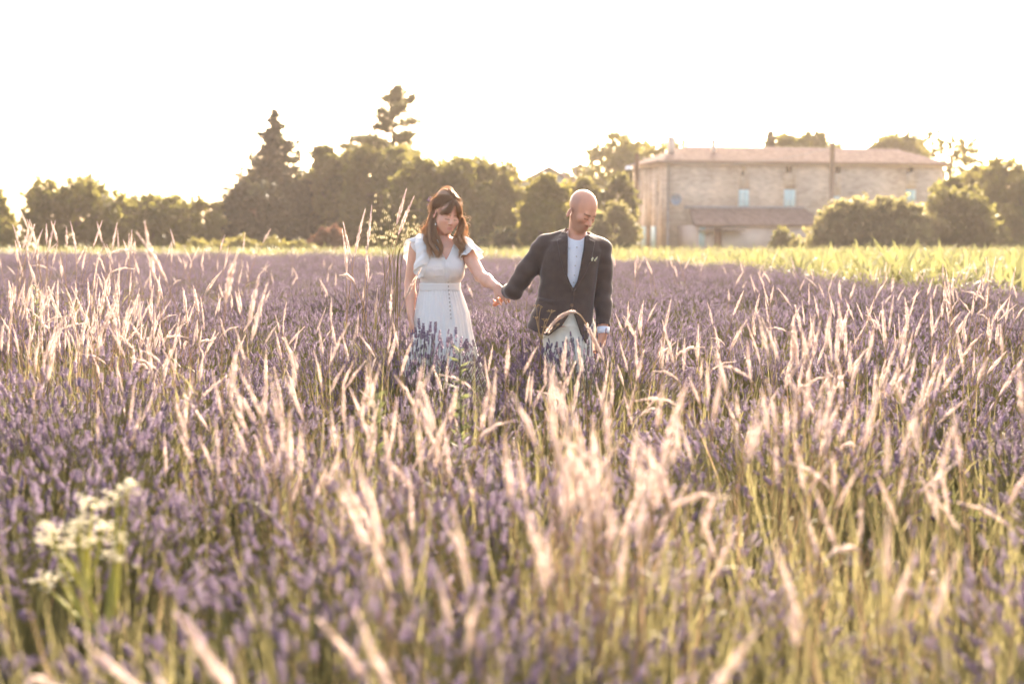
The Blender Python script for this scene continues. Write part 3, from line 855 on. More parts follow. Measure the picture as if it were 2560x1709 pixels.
def small_house(name, label, px0, px1, yeave, yridge, d, m, depth=7.0, rz=0.0, peak=None, chim=None):
    x0, x1 = gx(px0, d), gx(px1, d)
    W = x1 - x0; ze = CAMH + (HOR - yeave) / F * d; zr = CAMH + (HOR - yridge) / F * d
    root = empty(name, ((x0 + x1) / 2, d, 0), rz); tag(root, label, "house")
    h = W / 2
    b = MB()
    if peak:                         # gable towards the camera
        xp = gx(peak, d) - (x0 + x1) / 2
        V = [(-h, 0, -.1), (h, 0, -.1), (h, 0, ze), (xp, 0, zr), (-h, 0, ze)]
        V2 = [(x, depth, z) for x, _, z in V]
        b.add(np.array(V + V2), [(0,5,6,1),(1,6,7,2),(0,4,9,5)], m=0); b.add(np.array(V + V2), None, [(0,1,2),(0,2,4),(2,3,4),(5,7,6),(5,9,7),(7,9,8)])
        b.obj("wall", m, root, smooth=False)
        tile_plane(root, [(-h-.25, depth, ze+.0), (-h-.25, -.3, ze+.0), (xp, -.3, zr+.13), (xp, depth, zr+.13)], rows=9)
        tile_plane(root, [(h+.25, -.3, ze+.0), (h+.25, depth, ze+.0), (xp, depth, zr+.13), (xp, -.3, zr+.13)], rows=9)
        q = MB(); q.box((xp - 0.2, 0.03, ze * 0.72), (0.9, 0.12, 1.1)); q.obj("window", M_hole, root, smooth=False)
    else:
        wall_box(b, -h, h, 0, depth, -.1, ze); b.obj("wall", m, root, smooth=False)
        tile_plane(root, [(-h-.2, -.3, ze), (h+.2, -.3, ze), (h+.2, depth/2, zr), (-h-.2, depth/2, zr)], rows=9)
        tile_plane(root, [(h+.2, depth+.3, ze), (-h-.2, depth+.3, ze), (-h-.2, depth/2, zr), (h+.2, depth/2, zr)], rows=9)
        q = MB(); q.box((0.3, -0.01, ze * 0.5), (0.8, 0.1, 1.0)); q.obj("window", M_hole, root, smooth=False)
    if chim:
        xc = gx(chim[0], d) - (x0 + x1) / 2; zc = CAMH + (HOR - chim[1]) / F * d
        q = MB(); q.box((xc, depth * 0.4, (zc + ze) / 2), (0.28, 0.28, zc - ze)); q.obj("chimney", M_zinc, root, smooth=False)
small_house("small_house", "small pale gable house half hidden by trees between the couple", 1282, 1452, 472, 424, 112, M_bluegrey, peak=1372, chim=(1410, 412))
small_house("outbuilding", "low outbuilding with terracotta roof right behind the man's head", 1462, 1572, 507, 476, 100, M_plaster, depth=6.0)

# poles and wire
def pole(label, px, ytop, d, r, m=M_wood, lamp=False, cross=False, name="utility_pole"):
    z = CAMH + (HOR - ytop) / F * d
    root = empty(name, (gx(px, d), d, 0)); tag(root, label, "pole")
    q = MB(); q.tube([(0, 0, -0.1), (0, 0, z * 0.5), (0, 0, z)], [r, r * 0.88, r * 0.75], n=8); q.obj("shaft", m, root)
    if lamp:
        q = MB(); zl = CAMH + (HOR - 420) / F * d
        q.tube([(0, 0, zl + 0.15), (-0.35, -0.1, zl + 0.2), (-0.55, -0.1, zl + 0.05)], 0.03, n=6); q.obj("lamp_arm", M_zinc, root)
        q = MB(); q.tube([(-0.55, -0.1, zl + 0.1), (-0.55, -0.1, zl), (-0.55, -0.1, zl - 0.12)], [0.08, 0.2, 0.24], n=12); q.obj("lamp_shade", M_white, root)
    if cross:
        q = MB(); q.box((0, 0, z - 0.35), (0.9, 0.08, 0.08)); q.obj("cross_arm", m, root, smooth=False)
    return root
pole("dark wooden utility pole with a white lamp at the left corner of the farmhouse", 1590, 386, 96, 0.20, lamp=True)
pole("pale brown utility pole standing in front of the middle of the farmhouse", 2075, 358, 95, 0.20, cross=False, m=material("grey_wood", (0.21, 0.15, 0.12), (0.3, 0.22, 0.18), rough=0.9, scale=2))
pole("thin bare pole sticking up behind the rounded trees right of the woman", 1189, 322, 110, 0.10, name="mast")
pole("faint thin mast beside the small gable house", 1437, 348, 118, 0.07, m=M_zinc, name="mast")
p = pole("slim pole with a furled green flag above the low olive tree on the left", 397, 440, 105, 0.05, m=M_zinc, name="flag_pole")
q = MB(); zf = CAMH + (HOR - 462) / F * 105
q.tube([(0.02, -0.02, zf + 0.55), (0.03, -0.03, zf + 0.1), (0.06, -0.03, zf - 0.35)], [0.03, 0.11, 0.05], n=7); q.obj("flag", material("green_cloth", (0.05, 0.10, 0.07), (0.08, 0.14, 0.10)), p)
t_ = empty("water_tower", (gx(328, 140), 140, 0)); tag(t_, "distant blue grey tower between the two airy trees on the left", "tower")
q = MB(); q.tube([(0, 0, 0), (0, 0, 3.4)], [0.62, 0.58], n=14); q.obj("shaft", M_bluegrey, t_)
q = MB(); q.tube([(0, 0, 3.4), (0, 0, 3.55), (0, 0, 4.1), (0, 0, 4.5)], [0.6, 0.78, 0.78, 0.2], n=14); q.obj("cap", M_bluegrey, t_)
a, c2 = pix(1590, 392, 96), pix(2075, 370, 95)
q = MB(); t = np.linspace(0, 1, 20)[:, None]
pts = np.array(a) * (1 - t) + np.array(c2) * t; pts[:, 2] -= (4 * t * (1 - t) * 0.75)[:, 0]
q.tube(pts, 0.018, n=4); tag(q.obj("overhead_wire", M_zinc), "slack overhead wire strung between the two utility poles", "wire")
# parked car, half hidden behind the crops
def car(px, d):
    root = empty("parked_car", (gx(px, d), d, -0.2), math.radians(75)); tag(root, "dark parked car with a bright windscreen half hidden behind the woman's shoulder", "car")
    prof = [(-2.0, .35), (-2.0, .75), (-1.85, .9), (-1.1, 1.0), (-.55, 1.45), (.9, 1.48), (1.6, 1.05), (2.0, .95), (2.05, .35)]
    q = MB(); n = len(prof)
    for sy_, ins in ((-.85, 0), (.85, 0)): pass
    V = [(x, -0.85 + (0.15 if z > 1.1 else 0), z) for x, z in prof] + [(x, 0.85 - (0.15 if z > 1.1 else 0), z) for x, z in prof]
    q.add(V, [(i, i + 1, n + i + 1, n + i) for i in range(n - 1)] + [(n - 1, 0, n, 2*n - 1)], [(0, i + 1, i) for i in range(1, n - 1)] + [(n, n + i, n + i + 1) for i in range(1, n - 1)])
    q.obj("body", material("dark_car_paint", (.06, .055, .055), (.08, .07, .07), rough=.35, spec=.5), root, smooth=False)
    q = MB(); q.add([(-1.08, -.74, 1.03), (-1.08, .74, 1.03), (-.60, .66, 1.42), (-.60, -.66, 1.42)], [(0, 1, 2, 3)]); q.obj("windscreen", M_pane, root, smooth=False)
    for y in (-0.79, 0.79):
        q = MB(); q.add([(-1.0, y * 1.01, 1.02), (1.45, y * 1.01, 1.06), (.85, y * 0.91, 1.42), (-.5, y * 0.91, 1.40)], [(0, 1, 2, 3)]); q.obj("window", M_pane, root, smooth=False)
    for x in (-1.3, 1.3):
        for y in (-.8, .8):
            q = MB(); q.tube([(x, y - .1, .33), (x, y + .1, .33)], .33, n=14); w_ = q.obj("wheel", M_hole, root)
            q = MB(); q.tube([(x, y - .105, .33), (x, y + .105, .33)], .2, n=10); q.obj("rim", M_zinc, w_)
car(1186, 96)
# ------------------------------------------------------------------ pale dry grass among the lavender
M_head = material("dry_grass_head", (0.43, 0.335, 0.295), (0.60, 0.505, 0.46), rough=0.6, transl=0.6, tcol=(0.63, 0.525, 0.475), usevar=True, scale=30, rand=0.12)
M_gstem = material("dry_grass_stem", (0.25, 0.165, 0.09), (0.38, 0.27, 0.155), rough=0.55, transl=0.3, tcol=(0.42, 0.29, 0.17), usevar=True, scale=10, rand=0.15)
M_gleaf = material("dry_grass_leaf", (0.15, 0.135, 0.06), (0.26, 0.225, 0.105), rough=0.6, transl=0.5, usevar=True, scale=10, rand=0.15)
M_ggreen = material("green_weed", (0.085, 0.10, 0.042), (0.155, 0.165, 0.065), rough=0.6, transl=0.45, usevar=True, scale=10)

def stalk_curve(rs, H, bend):
    """a culm rising from 0 to height H that nods at the tip by 'bend' radians"""
    n = 16
    a = rs.normal(0, 0.06); az = rs.normal(0, 0.5)
    p = np.zeros(3); out = [p.copy()]; t0 = 0.0
    for i in range(1, n):
        f = i / (n - 1)
        th = a + 0.12 * f + bend * max(0.0, (f - 0.55) / 0.45) ** 1.6
        p = p + np.array((math.sin(th) * math.cos(az), math.sin(th) * math.sin(az), math.cos(th))) * H / (n - 1)
        out.append(p.copy())
    return np.array(out)

def stalk_meshes(seed, H, bend, hl, hr, fuzz=110):
    rs = np.random.default_rng(seed)
    c = stalk_curve(rs, H, bend)
    s = np.concatenate([[0], np.cumsum(np.linalg.norm(np.diff(c, axis=0), axis=1))]); T = s[-1]
    at = lambda q: np.stack([np.interp(q, s, c[:, k]) for k in range(3)], -1)
    b = MB()
    b.tube(at(np.linspace(0, T - hl * 0.9, 9)), np.linspace(0.0024, 0.0014, 9), n=4, m=0, var=rs.random(), caps=False)
    for i in range(rs.integers(1, 3)):         # a dry blade leaving the culm
        q = T * rs.uniform(0.25, 0.6); p = at(np.array(q)); az = rs.random() * 6.28
        d = np.array((math.cos(az), math.sin(az), 0)); L = rs.uniform(0.15, 0.3); V = []
        sd = np.array((-d[1], d[0], 0)) * 0.0035
        for k in range(6):
            f = k / 5
            w = p + d * L * 0.55 * f + np.array((0, 0, L * (0.9 * f - 0.75 * f * f)))
            V += [w + sd * (1 - f), w - sd * (1 - f)]
        b.add(V, [(2*k, 2*k+1, 2*k+3, 2*k+2) for k in range(5)], m=1, var=rs.random())
    stem = b.mesh("stem", [M_gstem, M_gleaf])
    h = MB()
    qs = np.linspace(T - hl, T, 9)
    prof = hr * np.array((0.25, 0.62, 0.75, 0.78, 0.7, 0.58, 0.42, 0.24, 0.05))
    h.tube(at(qs), prof * 0.40, n=5, var=0.6)
    for i in range(fuzz):                      # spikelets, pointing up and a little out
        f = rs.random() ** 0.9
        q = T - hl + hl * f * 0.97
        p = at(np.array(q)); t = at(np.array(min(T, q + 0.01))) - at(np.array(q - 0.01)); A, B, t = basis(t)
        az = rs.random() * 6.28
        o = A * math.cos(az) + B * math.sin(az)
        r = np.interp(f, np.linspace(0, 1, 9), prof)
        L = rs.uniform(0.012, 0.026)
        sd = np.cross(o, t) * rs.uniform(0.0012, 0.0026)
        b0 = p + o * r * 0.45
        tip = b0 + t * L + o * (r * rs.uniform(0.35, 0.9))
        m_ = (b0 + tip) / 2
        h.add([b0, m_ + sd, tip, m_ - sd], [(0, 1, 2, 3)], var=0.35 + 0.65 * rs.random())
    return stem, h.mesh("seed_head", [M_head])

STALKS = []
_rs = np.random.default_rng(55)
for i in range(26):
    nod = [0.05, 0.15, 0.3, 0.1, 0.5, 0.1, 0.2, 0.6, 0.15, 0.05, 0.35, 0.1, 1.4][i % 13]
    STALKS.append(stalk_meshes(500 + i, 1.0 + 0.04 * _rs.normal(), nod, _rs.uniform(0.115, 0.18), _rs.uniform(0.0080, 0.0118)))

def add_stalk(root, loc, rs, H, tilt, az, name="stalk", k=None, girth=1.0):
    k = int(rs.integers(len(STALKS))) if k is None else k
    st = link(name, STALKS[k][0], root)
    st.location = loc
    st.rotation_mode = 'XYZ'
    # lean 'tilt' radians towards the bearing az (0 = picture right)
    M = Matrix.Rotation(az, 4, 'Z') @ Matrix.Rotation(tilt, 4, 'Y') @ Matrix.Rotation(rs.random() * 6.28 - az, 4, 'Z')
    st.rotation_euler = M.to_euler()
    g = H * (0.85 + 0.3 * rs.random()) * girth
    st.scale = (g, g, H)
    link("seed_head", STALKS[k][1], st)
    return st

# clumps: px column, distance, number of stalks, spread (m), height, lean (radians, + = to the right), label
TUFTS = [
 (40, 13.5, 9, .30, 1.33, .00, "tall pale grass tuft at the far left edge in front of the golden tree"),
 (105, 12.5, 9, .28, 1.40, .05, "tall pale grass tuft rising before the gap between the two leftmost trees"),
 (195, 12.8, 9, .28, 1.42, .08, "tallest pale grass tuft under the wide airy olive tree"),
 (260, 15.0, 6, .25, 1.26, .06, "slim pale grass tuft just right of the tallest tuft at left"),
 (340, 17.0, 6, .30, 1.25, .05, "pale grass tuft whose tips cross the thin olive tree trunks at left"),
 (452, 15.5, 6, .30, 1.28, .02, "pale grass tuft standing before the low spreading olive tree"),
 (545, 17.5, 6, .30, 1.25, .10, "pale grass tuft with one long stalk against the hedge at left"),
 (40, 9.2, 8, .28, 1.02, .05, "thin pale grass tuft low at the left edge above the big blond mass"),
 (120, 8.6, 10, .30, 1.04, .06, "blond grass tuft left of the green horseweed"),
 (215, 8.8, 12, .28, 1.05, .10, "blond grass tuft in the left part of the big blond mass"),
 (300, 8.3, 18, .30, 1.06, .10, "densest blond grass tuft in the middle of the big blond mass at left"),
 (350, 8.6, 15, .28, 1.06, .12, "blond grass tuft at the right end of the big blond mass"),
 (425, 7.8, 7, .25, 1.00, -.08, "loose grass tuft with heads leaning left beside the big blond mass"),
 (60, 7.9, 12, .30, 1.10, .06, "bright blond grass tuft at the left edge under the green horseweed"),
 (170, 7.6, 14, .30, 1.08, .08, "thick blond grass tuft just left of the big blond mass"),
 (255, 7.2, 14, .28, 1.08, .06, "blond grass tuft forming the lower front of the big blond mass"),
 (110, 10.5, 12, .30, 1.20, .05, "high blond grass tuft behind the thick tuft at the left"),
 (250, 10.8, 12, .30, 1.18, .06, "high blond grass tuft behind the big blond mass"),
 (30, 6.8, 6, .25, 1.00, .05, "out of focus grass tuft at the left edge below the blond mass"),
 (145, 6.3, 7, .22, 1.02, .08, "blurred broad headed grass tuft below the left part of the blond mass"),
 (320, 6.0, 9, .22, 1.03, .05, "large blurred grass tuft just below the blond mass"),
 (390, 6.0, 5, .18, 1.02, .02, "narrow blurred grass tuft right below the blond mass"),
 (45, 5.0, 2, .08, 1.04, .20, "pair of blurred grass stalks leaning right at the left edge"),
 (265, 4.9, 4, .14, 0.99, .15, "small blurred grass tuft over the purple band at left"),
 (450, 4.6, 2, .05, 0.86, .25, "lone pair of leaning grass stalks above the white flowered weed"),
 (460, 5.2, 2, .12, 0.99, -.35, "two grass stalks tilting left beyond the white flowered weed"),
 (575, 5.3, 5, .07, 1.28, .00, "tall bright blurred grass tuft standing alone left of centre"),
 (610, 8.0, 5, .22, .98, .05, "sparse grass tuft right of the tall bright blurred tuft"),
 (545, 11.0, 5, .3, 1.02, .06, "sparse grass tuft behind the tall bright blurred tuft"),
 (700, 9.5, 6, .3, 1.02, .05, "sparse grass tuft in the lavender midway between the left trees and the woman"),
 (780, 8.5, 6, .25, 1.0, .10, "pale grass tuft left of the reeds beside the woman"),
 (900, 8.2, 6, .16, 1.36, .08, "tall slender grass tuft in front of the wild oats left of the woman"),
 (950, 8.3, 6, .13, 1.42, .04, "tallest slender grass tuft touching the woman's ruffled sleeve"),
 (930, 7.4, 6, .16, 1.06, .00, "grass tuft in front of the woman's hanging arm"),
 (860, 7.0, 6, .20, 1.02, .04, "grass tuft lower left of the woman"),
 (720, 5.8, 7, .22, 1.05, -.02, "pale grass tuft with upright heads in the middle left lavender"),
 (815, 5.6, 5, .2, 1.00, .05, "pale grass tuft below the woman's hanging hand"),
 (735, 4.4, 8, .20, 1.00, .00, "blurred blond grass tuft left of the centre foreground"),
 (805, 4.2, 9, .20, .97, .06, "blurred blond grass tuft with crossing heads in the centre left foreground"),
 (885, 4.5, 8, .20, 1.02, .03, "blurred blond grass tuft directly below the wild oats"),
 (985, 4.5, 8, .20, 1.02, -.08, "blurred grass tuft with a left leaning head below the woman"),
 (1060, 4.3, 7, .20, .99, .02, "blurred grass tuft below the woman's skirt"),
 (690, 3.7, 5, .16, .96, .05, "short blurred grass tuft lower left of centre"),
 (870, 3.5, 4, .12, .93, -.08, "three short blurred stalks lower left of centre"),
 (1015, 2.55, 2, .04, 1.03, .00, "very blurred pale upright grass stalks at the bottom left of centre"),
 (1085, 6.0, 4, .12, .90, -.25, "blurred grass tuft leaning left across the hem of the white skirt"),
 (1180, 6.4, 6, .22, .98, .10, "grass tuft between the skirt and the cream trousers"),
 (1250, 6.0, 6, .20, .95, .03, "pale grass tuft in the gap under the joined hands"),
 (1340, 5.9, 8, .20, .93, .00, "pale grass tuft in front of the man's right leg"),
 (1420, 5.7, 9, .20, .93, .05, "pale grass tuft in front of the man's left leg"),
 (1490, 5.6, 6, .2, .98, .06, "pale grass tuft under the man's hanging hand"),
 (1130, 3.9, 6, .22, 1.00, -.15, "left leaning blurred grass tuft below the gap between the couple"),
 (1230, 3.6, 7, .22, .98, -.18, "left leaning blurred grass tuft beside the big blond clump"),
 (1330, 3.15, 7, .16, .97, -.15, "left flank tuft of the big blond clump at the bottom centre"),
 (1450, 3.1, 13, .13, 1.02, .00, "big bright blond clump of grass at the bottom centre, left half"),
 (1545, 3.05, 13, .13, 1.04, .04, "big bright blond clump of grass at the bottom centre, right half"),
 (1610, 3.2, 6, .14, .95, .20, "right flank tuft of the big blond clump at the bottom centre"),
 (1580, 8.6, 5, .3, .98, -.1, "sparse grass tuft right of the man"),
 (1640, 9.5, 5, .3, .97, .05, "sparse grass tuft farther right of the man"),
 (1570, 7.0, 4, .2, 1.0, .12, "grass tuft with drooping tips right of the man's cuff"),
 (1690, 7.0, 6, .22, 1.0, .05, "pale grass tuft right of the man in the middle of the lavender"),
 (1775, 6.6, 7, .25, 1.02, -.05, "pale grass tuft below the lean-to annex"),
 (1840, 6.2, 8, .25, 1.0, .00, "pale grass tuft left of the right hand blond mass"),
 (1895, 8.2, 7, .3, 1.0, .05, "fine grass tuft in the lavender below the second utility pole"),
 (1950, 5.4, 8, .2, 1.02, -.12, "left leaning grass tuft on the left side of the right hand blond mass"),
 (2020, 5.2, 11, .2, 1.04, .00, "dense bright grass tuft in the middle of the right hand blond mass"),
 (2085, 5.6, 9, .22, 1.03, .06, "bright grass tuft behind the middle of the right hand blond mass"),
 (2160, 5.3, 11, .22, 1.05, .10, "dense bright grass tuft on the right side of the right hand blond mass"),
 (2215, 6.6, 9, .25, 1.08, .12, "right leaning grass tuft behind the right hand blond mass"),
 (2270, 5.0, 5, .18, 1.02, .30, "grass tuft with hooked drooping heads near the right edge"),
 (2130, 9.5, 9, .3, 1.06, .06, "fine grass tuft at the border of the corn at right"),
 (2010, 10.5, 6, .3, 1.02, .03, "fine sparse tuft in the lavender below the farmhouse window"),
 (2330, 9.0, 8, .3, 1.05, .08, "fine grass tuft in the lavender under the right hand bushes"),
 (2450, 10.0, 14, .25, 1.14, .05, "tall dense blond tuft near the right edge in front of the corn"),
 (2500, 9.6, 12, .22, 1.16, .12, "tall blond tuft leaning right beside the right edge"),
 (2400, 7.0, 5, .2, .98, .06, "small tuft below the tall dense blond tuft at right"),
 (2500, 5.6, 5, .2, 1.04, -.02, "blurred tuft at the right edge over dark lavender"),
 (2365, 5.2, 4, .2, 1.0, .08, "blurred pair of heads between the hooked tuft and the right edge"),
 (1760, 3.9, 6, .2, .97, -.05, "blurred grass tuft right of the big blond clump"),
 (1860, 3.9, 7, .2, .97, .06, "blurred grass tuft below the right hand blond mass, left side"),
 (1960, 3.7, 6, .2, .95, .06, "blurred grass tuft below the right hand blond mass, middle"),
 (2060, 3.9, 6, .2, .98, .0, "blurred upright grass tuft below the right hand blond mass, right side"),
 (2150, 3.6, 5, .18, .95, .1, "blurred grass tuft lower right with crossed heads"),
 (2250, 3.4, 5, .18, .95, -.05, "blurred grass tuft in the lower right corner area"),
 (2330, 3.5, 6, .18, .96, -.12, "blurred left leaning grass tuft in the lower right"),
 (2430, 3.3, 5, .18, .96, -.25, "strongly left leaning grass tuft near the lower right edge"),
 (2530, 3.5, 5, .18, .98, -.2, "left leaning grass tuft cut off by the right edge"),
 (2230, 2.5, 3, .12, .90, -.1, "close stalks at the bottom right over dark soil"),
 (2010, 2.45, 2, .08, .88, .0, "pair of short close stalks at the bottom right of centre"),
 (1440, 2.35, 3, .08, .92, .03, "close stalks below the big blond clump"),
 (560, 2.1, 3, .10, 1.05, -.75, "fallen tan grass stalks sloping across the bottom left"),
 (760, 2.0, 3, .10, 1.10, -.70, "fallen tan grass stalks sloping across the bottom edge left of centre"),
 (900, 2.3, 3, .12, .95, -.45, "sloping blurred stalks at the bottom edge below the upright pale pair"),
 (1130, 2.5, 3, .12, .90, -.2, "blurred pale stalks at the bottom centre edge"),
 (305, 2.6, 1, .02, .80, .02, "single tan stalk right of the white flowered weed"),
]
def crosses_people(base, h, tl):
    """would this stalk hide a face or an upper body?"""
    for f in (.5, .65, .8, .9, 1.0, 1.05):
        x, z = base[0] + math.sin(tl) * h * f, math.cos(tl) * h * f
        px, py = 1280 + F * x / base[1], HOR - F * (z - CAMH) / base[1]
        if 1008 < px < 1222 and 470 < py < 790 or 1222 <= px < 1540 and 470 < py < 800: return True
    return False

rs = np.random.default_rng(21)
for px, d, n, sp, H, lean, label in TUFTS:
    n = int(n * 1.35) if n >= 8 else (n if n < 4 else int(n * 1.1))
    sp *= 1.2
    root = empty("grass_tuft", (gx(px, d) - math.sin(lean) * H * 0.8, d, 0))
    tag(root, label, "grass tuft", "pale dry grass tufts in the lavender")
    for i in range(n):
        a = rs.random() * 6.28; r = sp * math.sqrt(rs.random())
        off = Vector((math.cos(a) * r, math.sin(a) * r * 1.4, 0))
        h = H * (1.12 if H > 1.2 else 1.0) * rs.uniform(0.82, 1.06) if n > 3 else H * rs.uniform(0.95, 1.04)
        tl = lean + off.x * 0.5 + rs.normal(0, 0.09)
        if d < 9.0 and crosses_people(root.location + off, h * 1.05, tl): continue
        st = add_stalk(root, off, rs, h, abs(tl), 0.0 if tl >= 0 else PI)
# loose stalks that rise from the lavender farther out, one thing each
LOOSE = []
for i in range(250):
    d = 7.0 + 34 * rs.random() ** 1.0
    px = rs.uniform(-20, 2580)
    if d > lav_edge(px) + 1: d = lav_edge(px) * rs.uniform(0.5, 0.95)
    if abs(gx(px, d) - 0.0) < 1.0 and 7.6 < d < 10.2: continue
    if 1000 < px < 1560 and d < 8.8: continue
    LOOSE.append((px, d))
COLS = [(90, "at the left edge"), (305, "below the wide airy olive tree"), (560, "below the low spreading tree"), (780, "below the tall spruce"), (1000, "to the left of the woman"),
        (1200, "behind the woman"), (1330, "between the couple"), (1560, "behind the man"), (1740, "below the farmhouse corner"), (2000, "below the lean-to annex"), (2250, "below the large olive bush"),
        (2470, "below the dark grey green bush"), (9999, "at the right edge")]
for px, d in LOOSE:
    root = empty("grass_stalk", (gx(px, d), d, 0))
    k = int(rs.integers(len(STALKS)))
    H = rs.uniform(0.85, 1.12); tl = rs.normal(0.06, 0.14)
    M = Matrix.Rotation(abs(tl), 4, 'Y') @ Matrix.Rotation(rs.random() * 6.28, 4, 'Z')
    root.rotation_euler = (Matrix.Rotation(0 if tl > 0 else PI, 4, 'Z') @ M).to_euler()
    root.scale = (H * 1.45, H * 1.45, H)
    word = ("tall " if H > 1.03 else "short " if H < .93 else "") + ("left-leaning " if tl < -.03 else "right-leaning " if tl > .14 else "upright ")
    where = "near" if d < 12 else "halfway out" if d < 18 else "far out" if d < 26 else "farthest out"
    tag(root, "lone %sgrass stalk %s in lavender %s" % (word, where, next(t for lim, t in COLS if px < lim)), "grass stalk", "lone grass stalks scattered through the lavender")
    link("stem", STALKS[k][0], root); link("seed_head", STALKS[k][1], root)
# fine dry grass nobody could count, low between the lavender plants
pos, rot, scl, idx = [], [], [], []
def thin_tuft(seed):
    q = np.random.default_rng(seed); b = MB()
    for i in range(16):
        az = q.random() * 6.28; L = q.uniform(0.35, 0.72); le = q.uniform(0.02, 0.4)
        d = np.array((math.cos(az) * math.sin(le), math.sin(az) * math.sin(le), math.cos(le)))
        sd = np.cross(d, q.normal(0, 1, 3)); sd /= np.linalg.norm(sd); sd *= 0.0025
        o = np.array((q.normal(0, .05), q.normal(0, .05), 0)); e = o + d * L; m_ = o + d * L * .5 + q.normal(0, .015, 3)
        b.add([o - sd, o + sd, m_ - sd, m_ + sd, e], [(0, 1, 3, 2)], [(2, 3, 4)], m=0 if q.random() < .85 else 1, var=q.random())
    return b.mesh("thin_grass", [M_gleaf, M_gstem])
THIN = [thin_tuft(900 + i) for i in range(6)]
for i in range(1300):
    d = 1.6 + 40 * rs.random() ** 1.5; px = rs.uniform(-150, 2710)
    if d > lav_edge(px): continue
    pos.append((gx(px, d), d, 0)); rot.append((rs.normal(0, .1), rs.normal(0, .1), rs.random() * 6.28)); s = rs.uniform(.8, 1.2); scl.append((s, s, s)); idx.append(rs.integers(6))
for px, d, n, sp, H, lean, label in TUFTS:
    for i in range(max(2, n // 2)):
        pos.append((gx(px, d) + rs.normal(0, sp), d + rs.normal(0, sp), 0)); rot.append((rs.normal(0, .1), lean * .6, rs.random() * 6.28)); s = rs.uniform(.9, 1.4); scl.append((s, s, s)); idx.append(rs.integers(6))
scatter("dry_grass", THIN, pos, rot, scl, idx, 'fine dry grass blades growing low between the lavender plants', 'grass')

# ------------------------------------------------------------------ single plants one can point to
def white_weed():
    d = 3.4
    q = np.random.default_rng(77)
    root = empty("flowering_weed", (gx(235, d), d, 0)); tag(root, "tall weed with clusters of small white flowers, blurred at the lower left", "wild flower")
    O = np.array((gx(235, d), d, 0.0))
    heads = [(320, 1212), (232, 1265), (200, 1310), (255, 1320), (215, 1355), (130, 1325), (165, 1375), (290, 1350), (285, 1395), (105, 1455), (145, 1440), (300, 1235), (190, 1340), (120, 1350)]
    fork = np.array(pix(262, 1600, d)) - O
    M_petal = material("white_petal", (0.50, 0.46, 0.32), (0.62, 0.58, 0.44), rough=0.6, transl=0.4, usevar=True)
    M_wstem = material("weed_stem", (0.32, 0.31, 0.07), (0.44, 0.41, 0.11), rough=0.6, transl=0.25, usevar=True)
    b = MB(); b.tube([(0, 0, 0), fork * np.array((.5, .5, .55)), fork], [0.012, 0.011, 0.010], n=6)
    f2 = np.array(pix(215, 1480, d)) - O
    b.tube([fork, f2], [0.009, 0.007], n=5)
    tips = []
    for hx_, hy_ in heads:
        t = np.array(pix(hx_, hy_, d + q.normal(0, .03))) - O
        s = fork if (hx_ > 270 or hx_ < 150) else f2
        b.tube(curve3(s, t, q, 0.08), [0.007, 0.006, 0.005, 0.0045, 0.004], n=5); tips.append(t)
    for i in range(16):
        z = q.uniform(.15, .85); p = fork * z; az = q.random() * 6.28; dd = np.array((math.cos(az), math.sin(az), .6)); L = q.uniform(.05, .11)
        s = np.cross(dd, (0, 0, 1.)) * .007
        b.add([p, p + dd * L * .5 + s, p + dd * L, p + dd * L * .5 - s], [(0, 1, 2, 3)], m=0, var=q.random())
    b.obj("stem", M_wstem, root)
    for t in tips:
        h = MB()
        for i in range(22):
            c = t + q.normal(0, 1, 3) * np.array((.015, .015, .011))
            for k in range(5):
                az = k * 1.257 + q.random(); o = np.array((math.cos(az), math.sin(az), .6)) * .009; sd = np.array((-math.sin(az), math.cos(az), 0)) * .0042
                h.add([c, c + o * .6 + sd, c + o, c + o * .6 - sd], [(0, 1, 2, 3)], var=q.random())
        h.obj("flower_cluster", M_petal, root)["kind"] = "stuff"
white_weed()

def horseweed(px, d, H, label):
    q = np.random.default_rng(int(px)); root = empty("horseweed", (gx(px, d), d, 0)); tag(root, label, "weed")
    b = MB(); b.tube([(0, 0, 0), (.01, 0, H * .5), (0, .01, H)], [.006, .005, .002], n=5)
    b.obj("stem", M_ggreen, root)
    l = MB()
    for i in range(150):
        z = H * q.uniform(.25, 1.0); az = q.random() * 6.28; L = q.uniform(.04, .085) * (1.25 - .6 * z / H); e = q.uniform(.2, .9)
        dd = np.array((math.cos(az) * math.cos(e), math.sin(az) * math.cos(e), math.sin(e))); p = np.array((0, 0, z)); s = np.cross(dd, q.normal(0, 1, 3)); s /= np.linalg.norm(s); s *= .004
        l.add([p, p + dd * L * .5 + s, p + dd * L, p + dd * L * .5 - s], [(0, 1, 2, 3)], var=q.random())
    l.obj("foliage", M_ggreen, root)
horseweed(1148, 5.6, 0.98, "green feathery weed standing in front of the hem of the white skirt")
horseweed(88, 9.0, 1.10, "green feathery weed rising beside the blond grass at the left edge")
horseweed(940, 5.0, .86, "short green feathery weed low in the lavender left of the skirt")

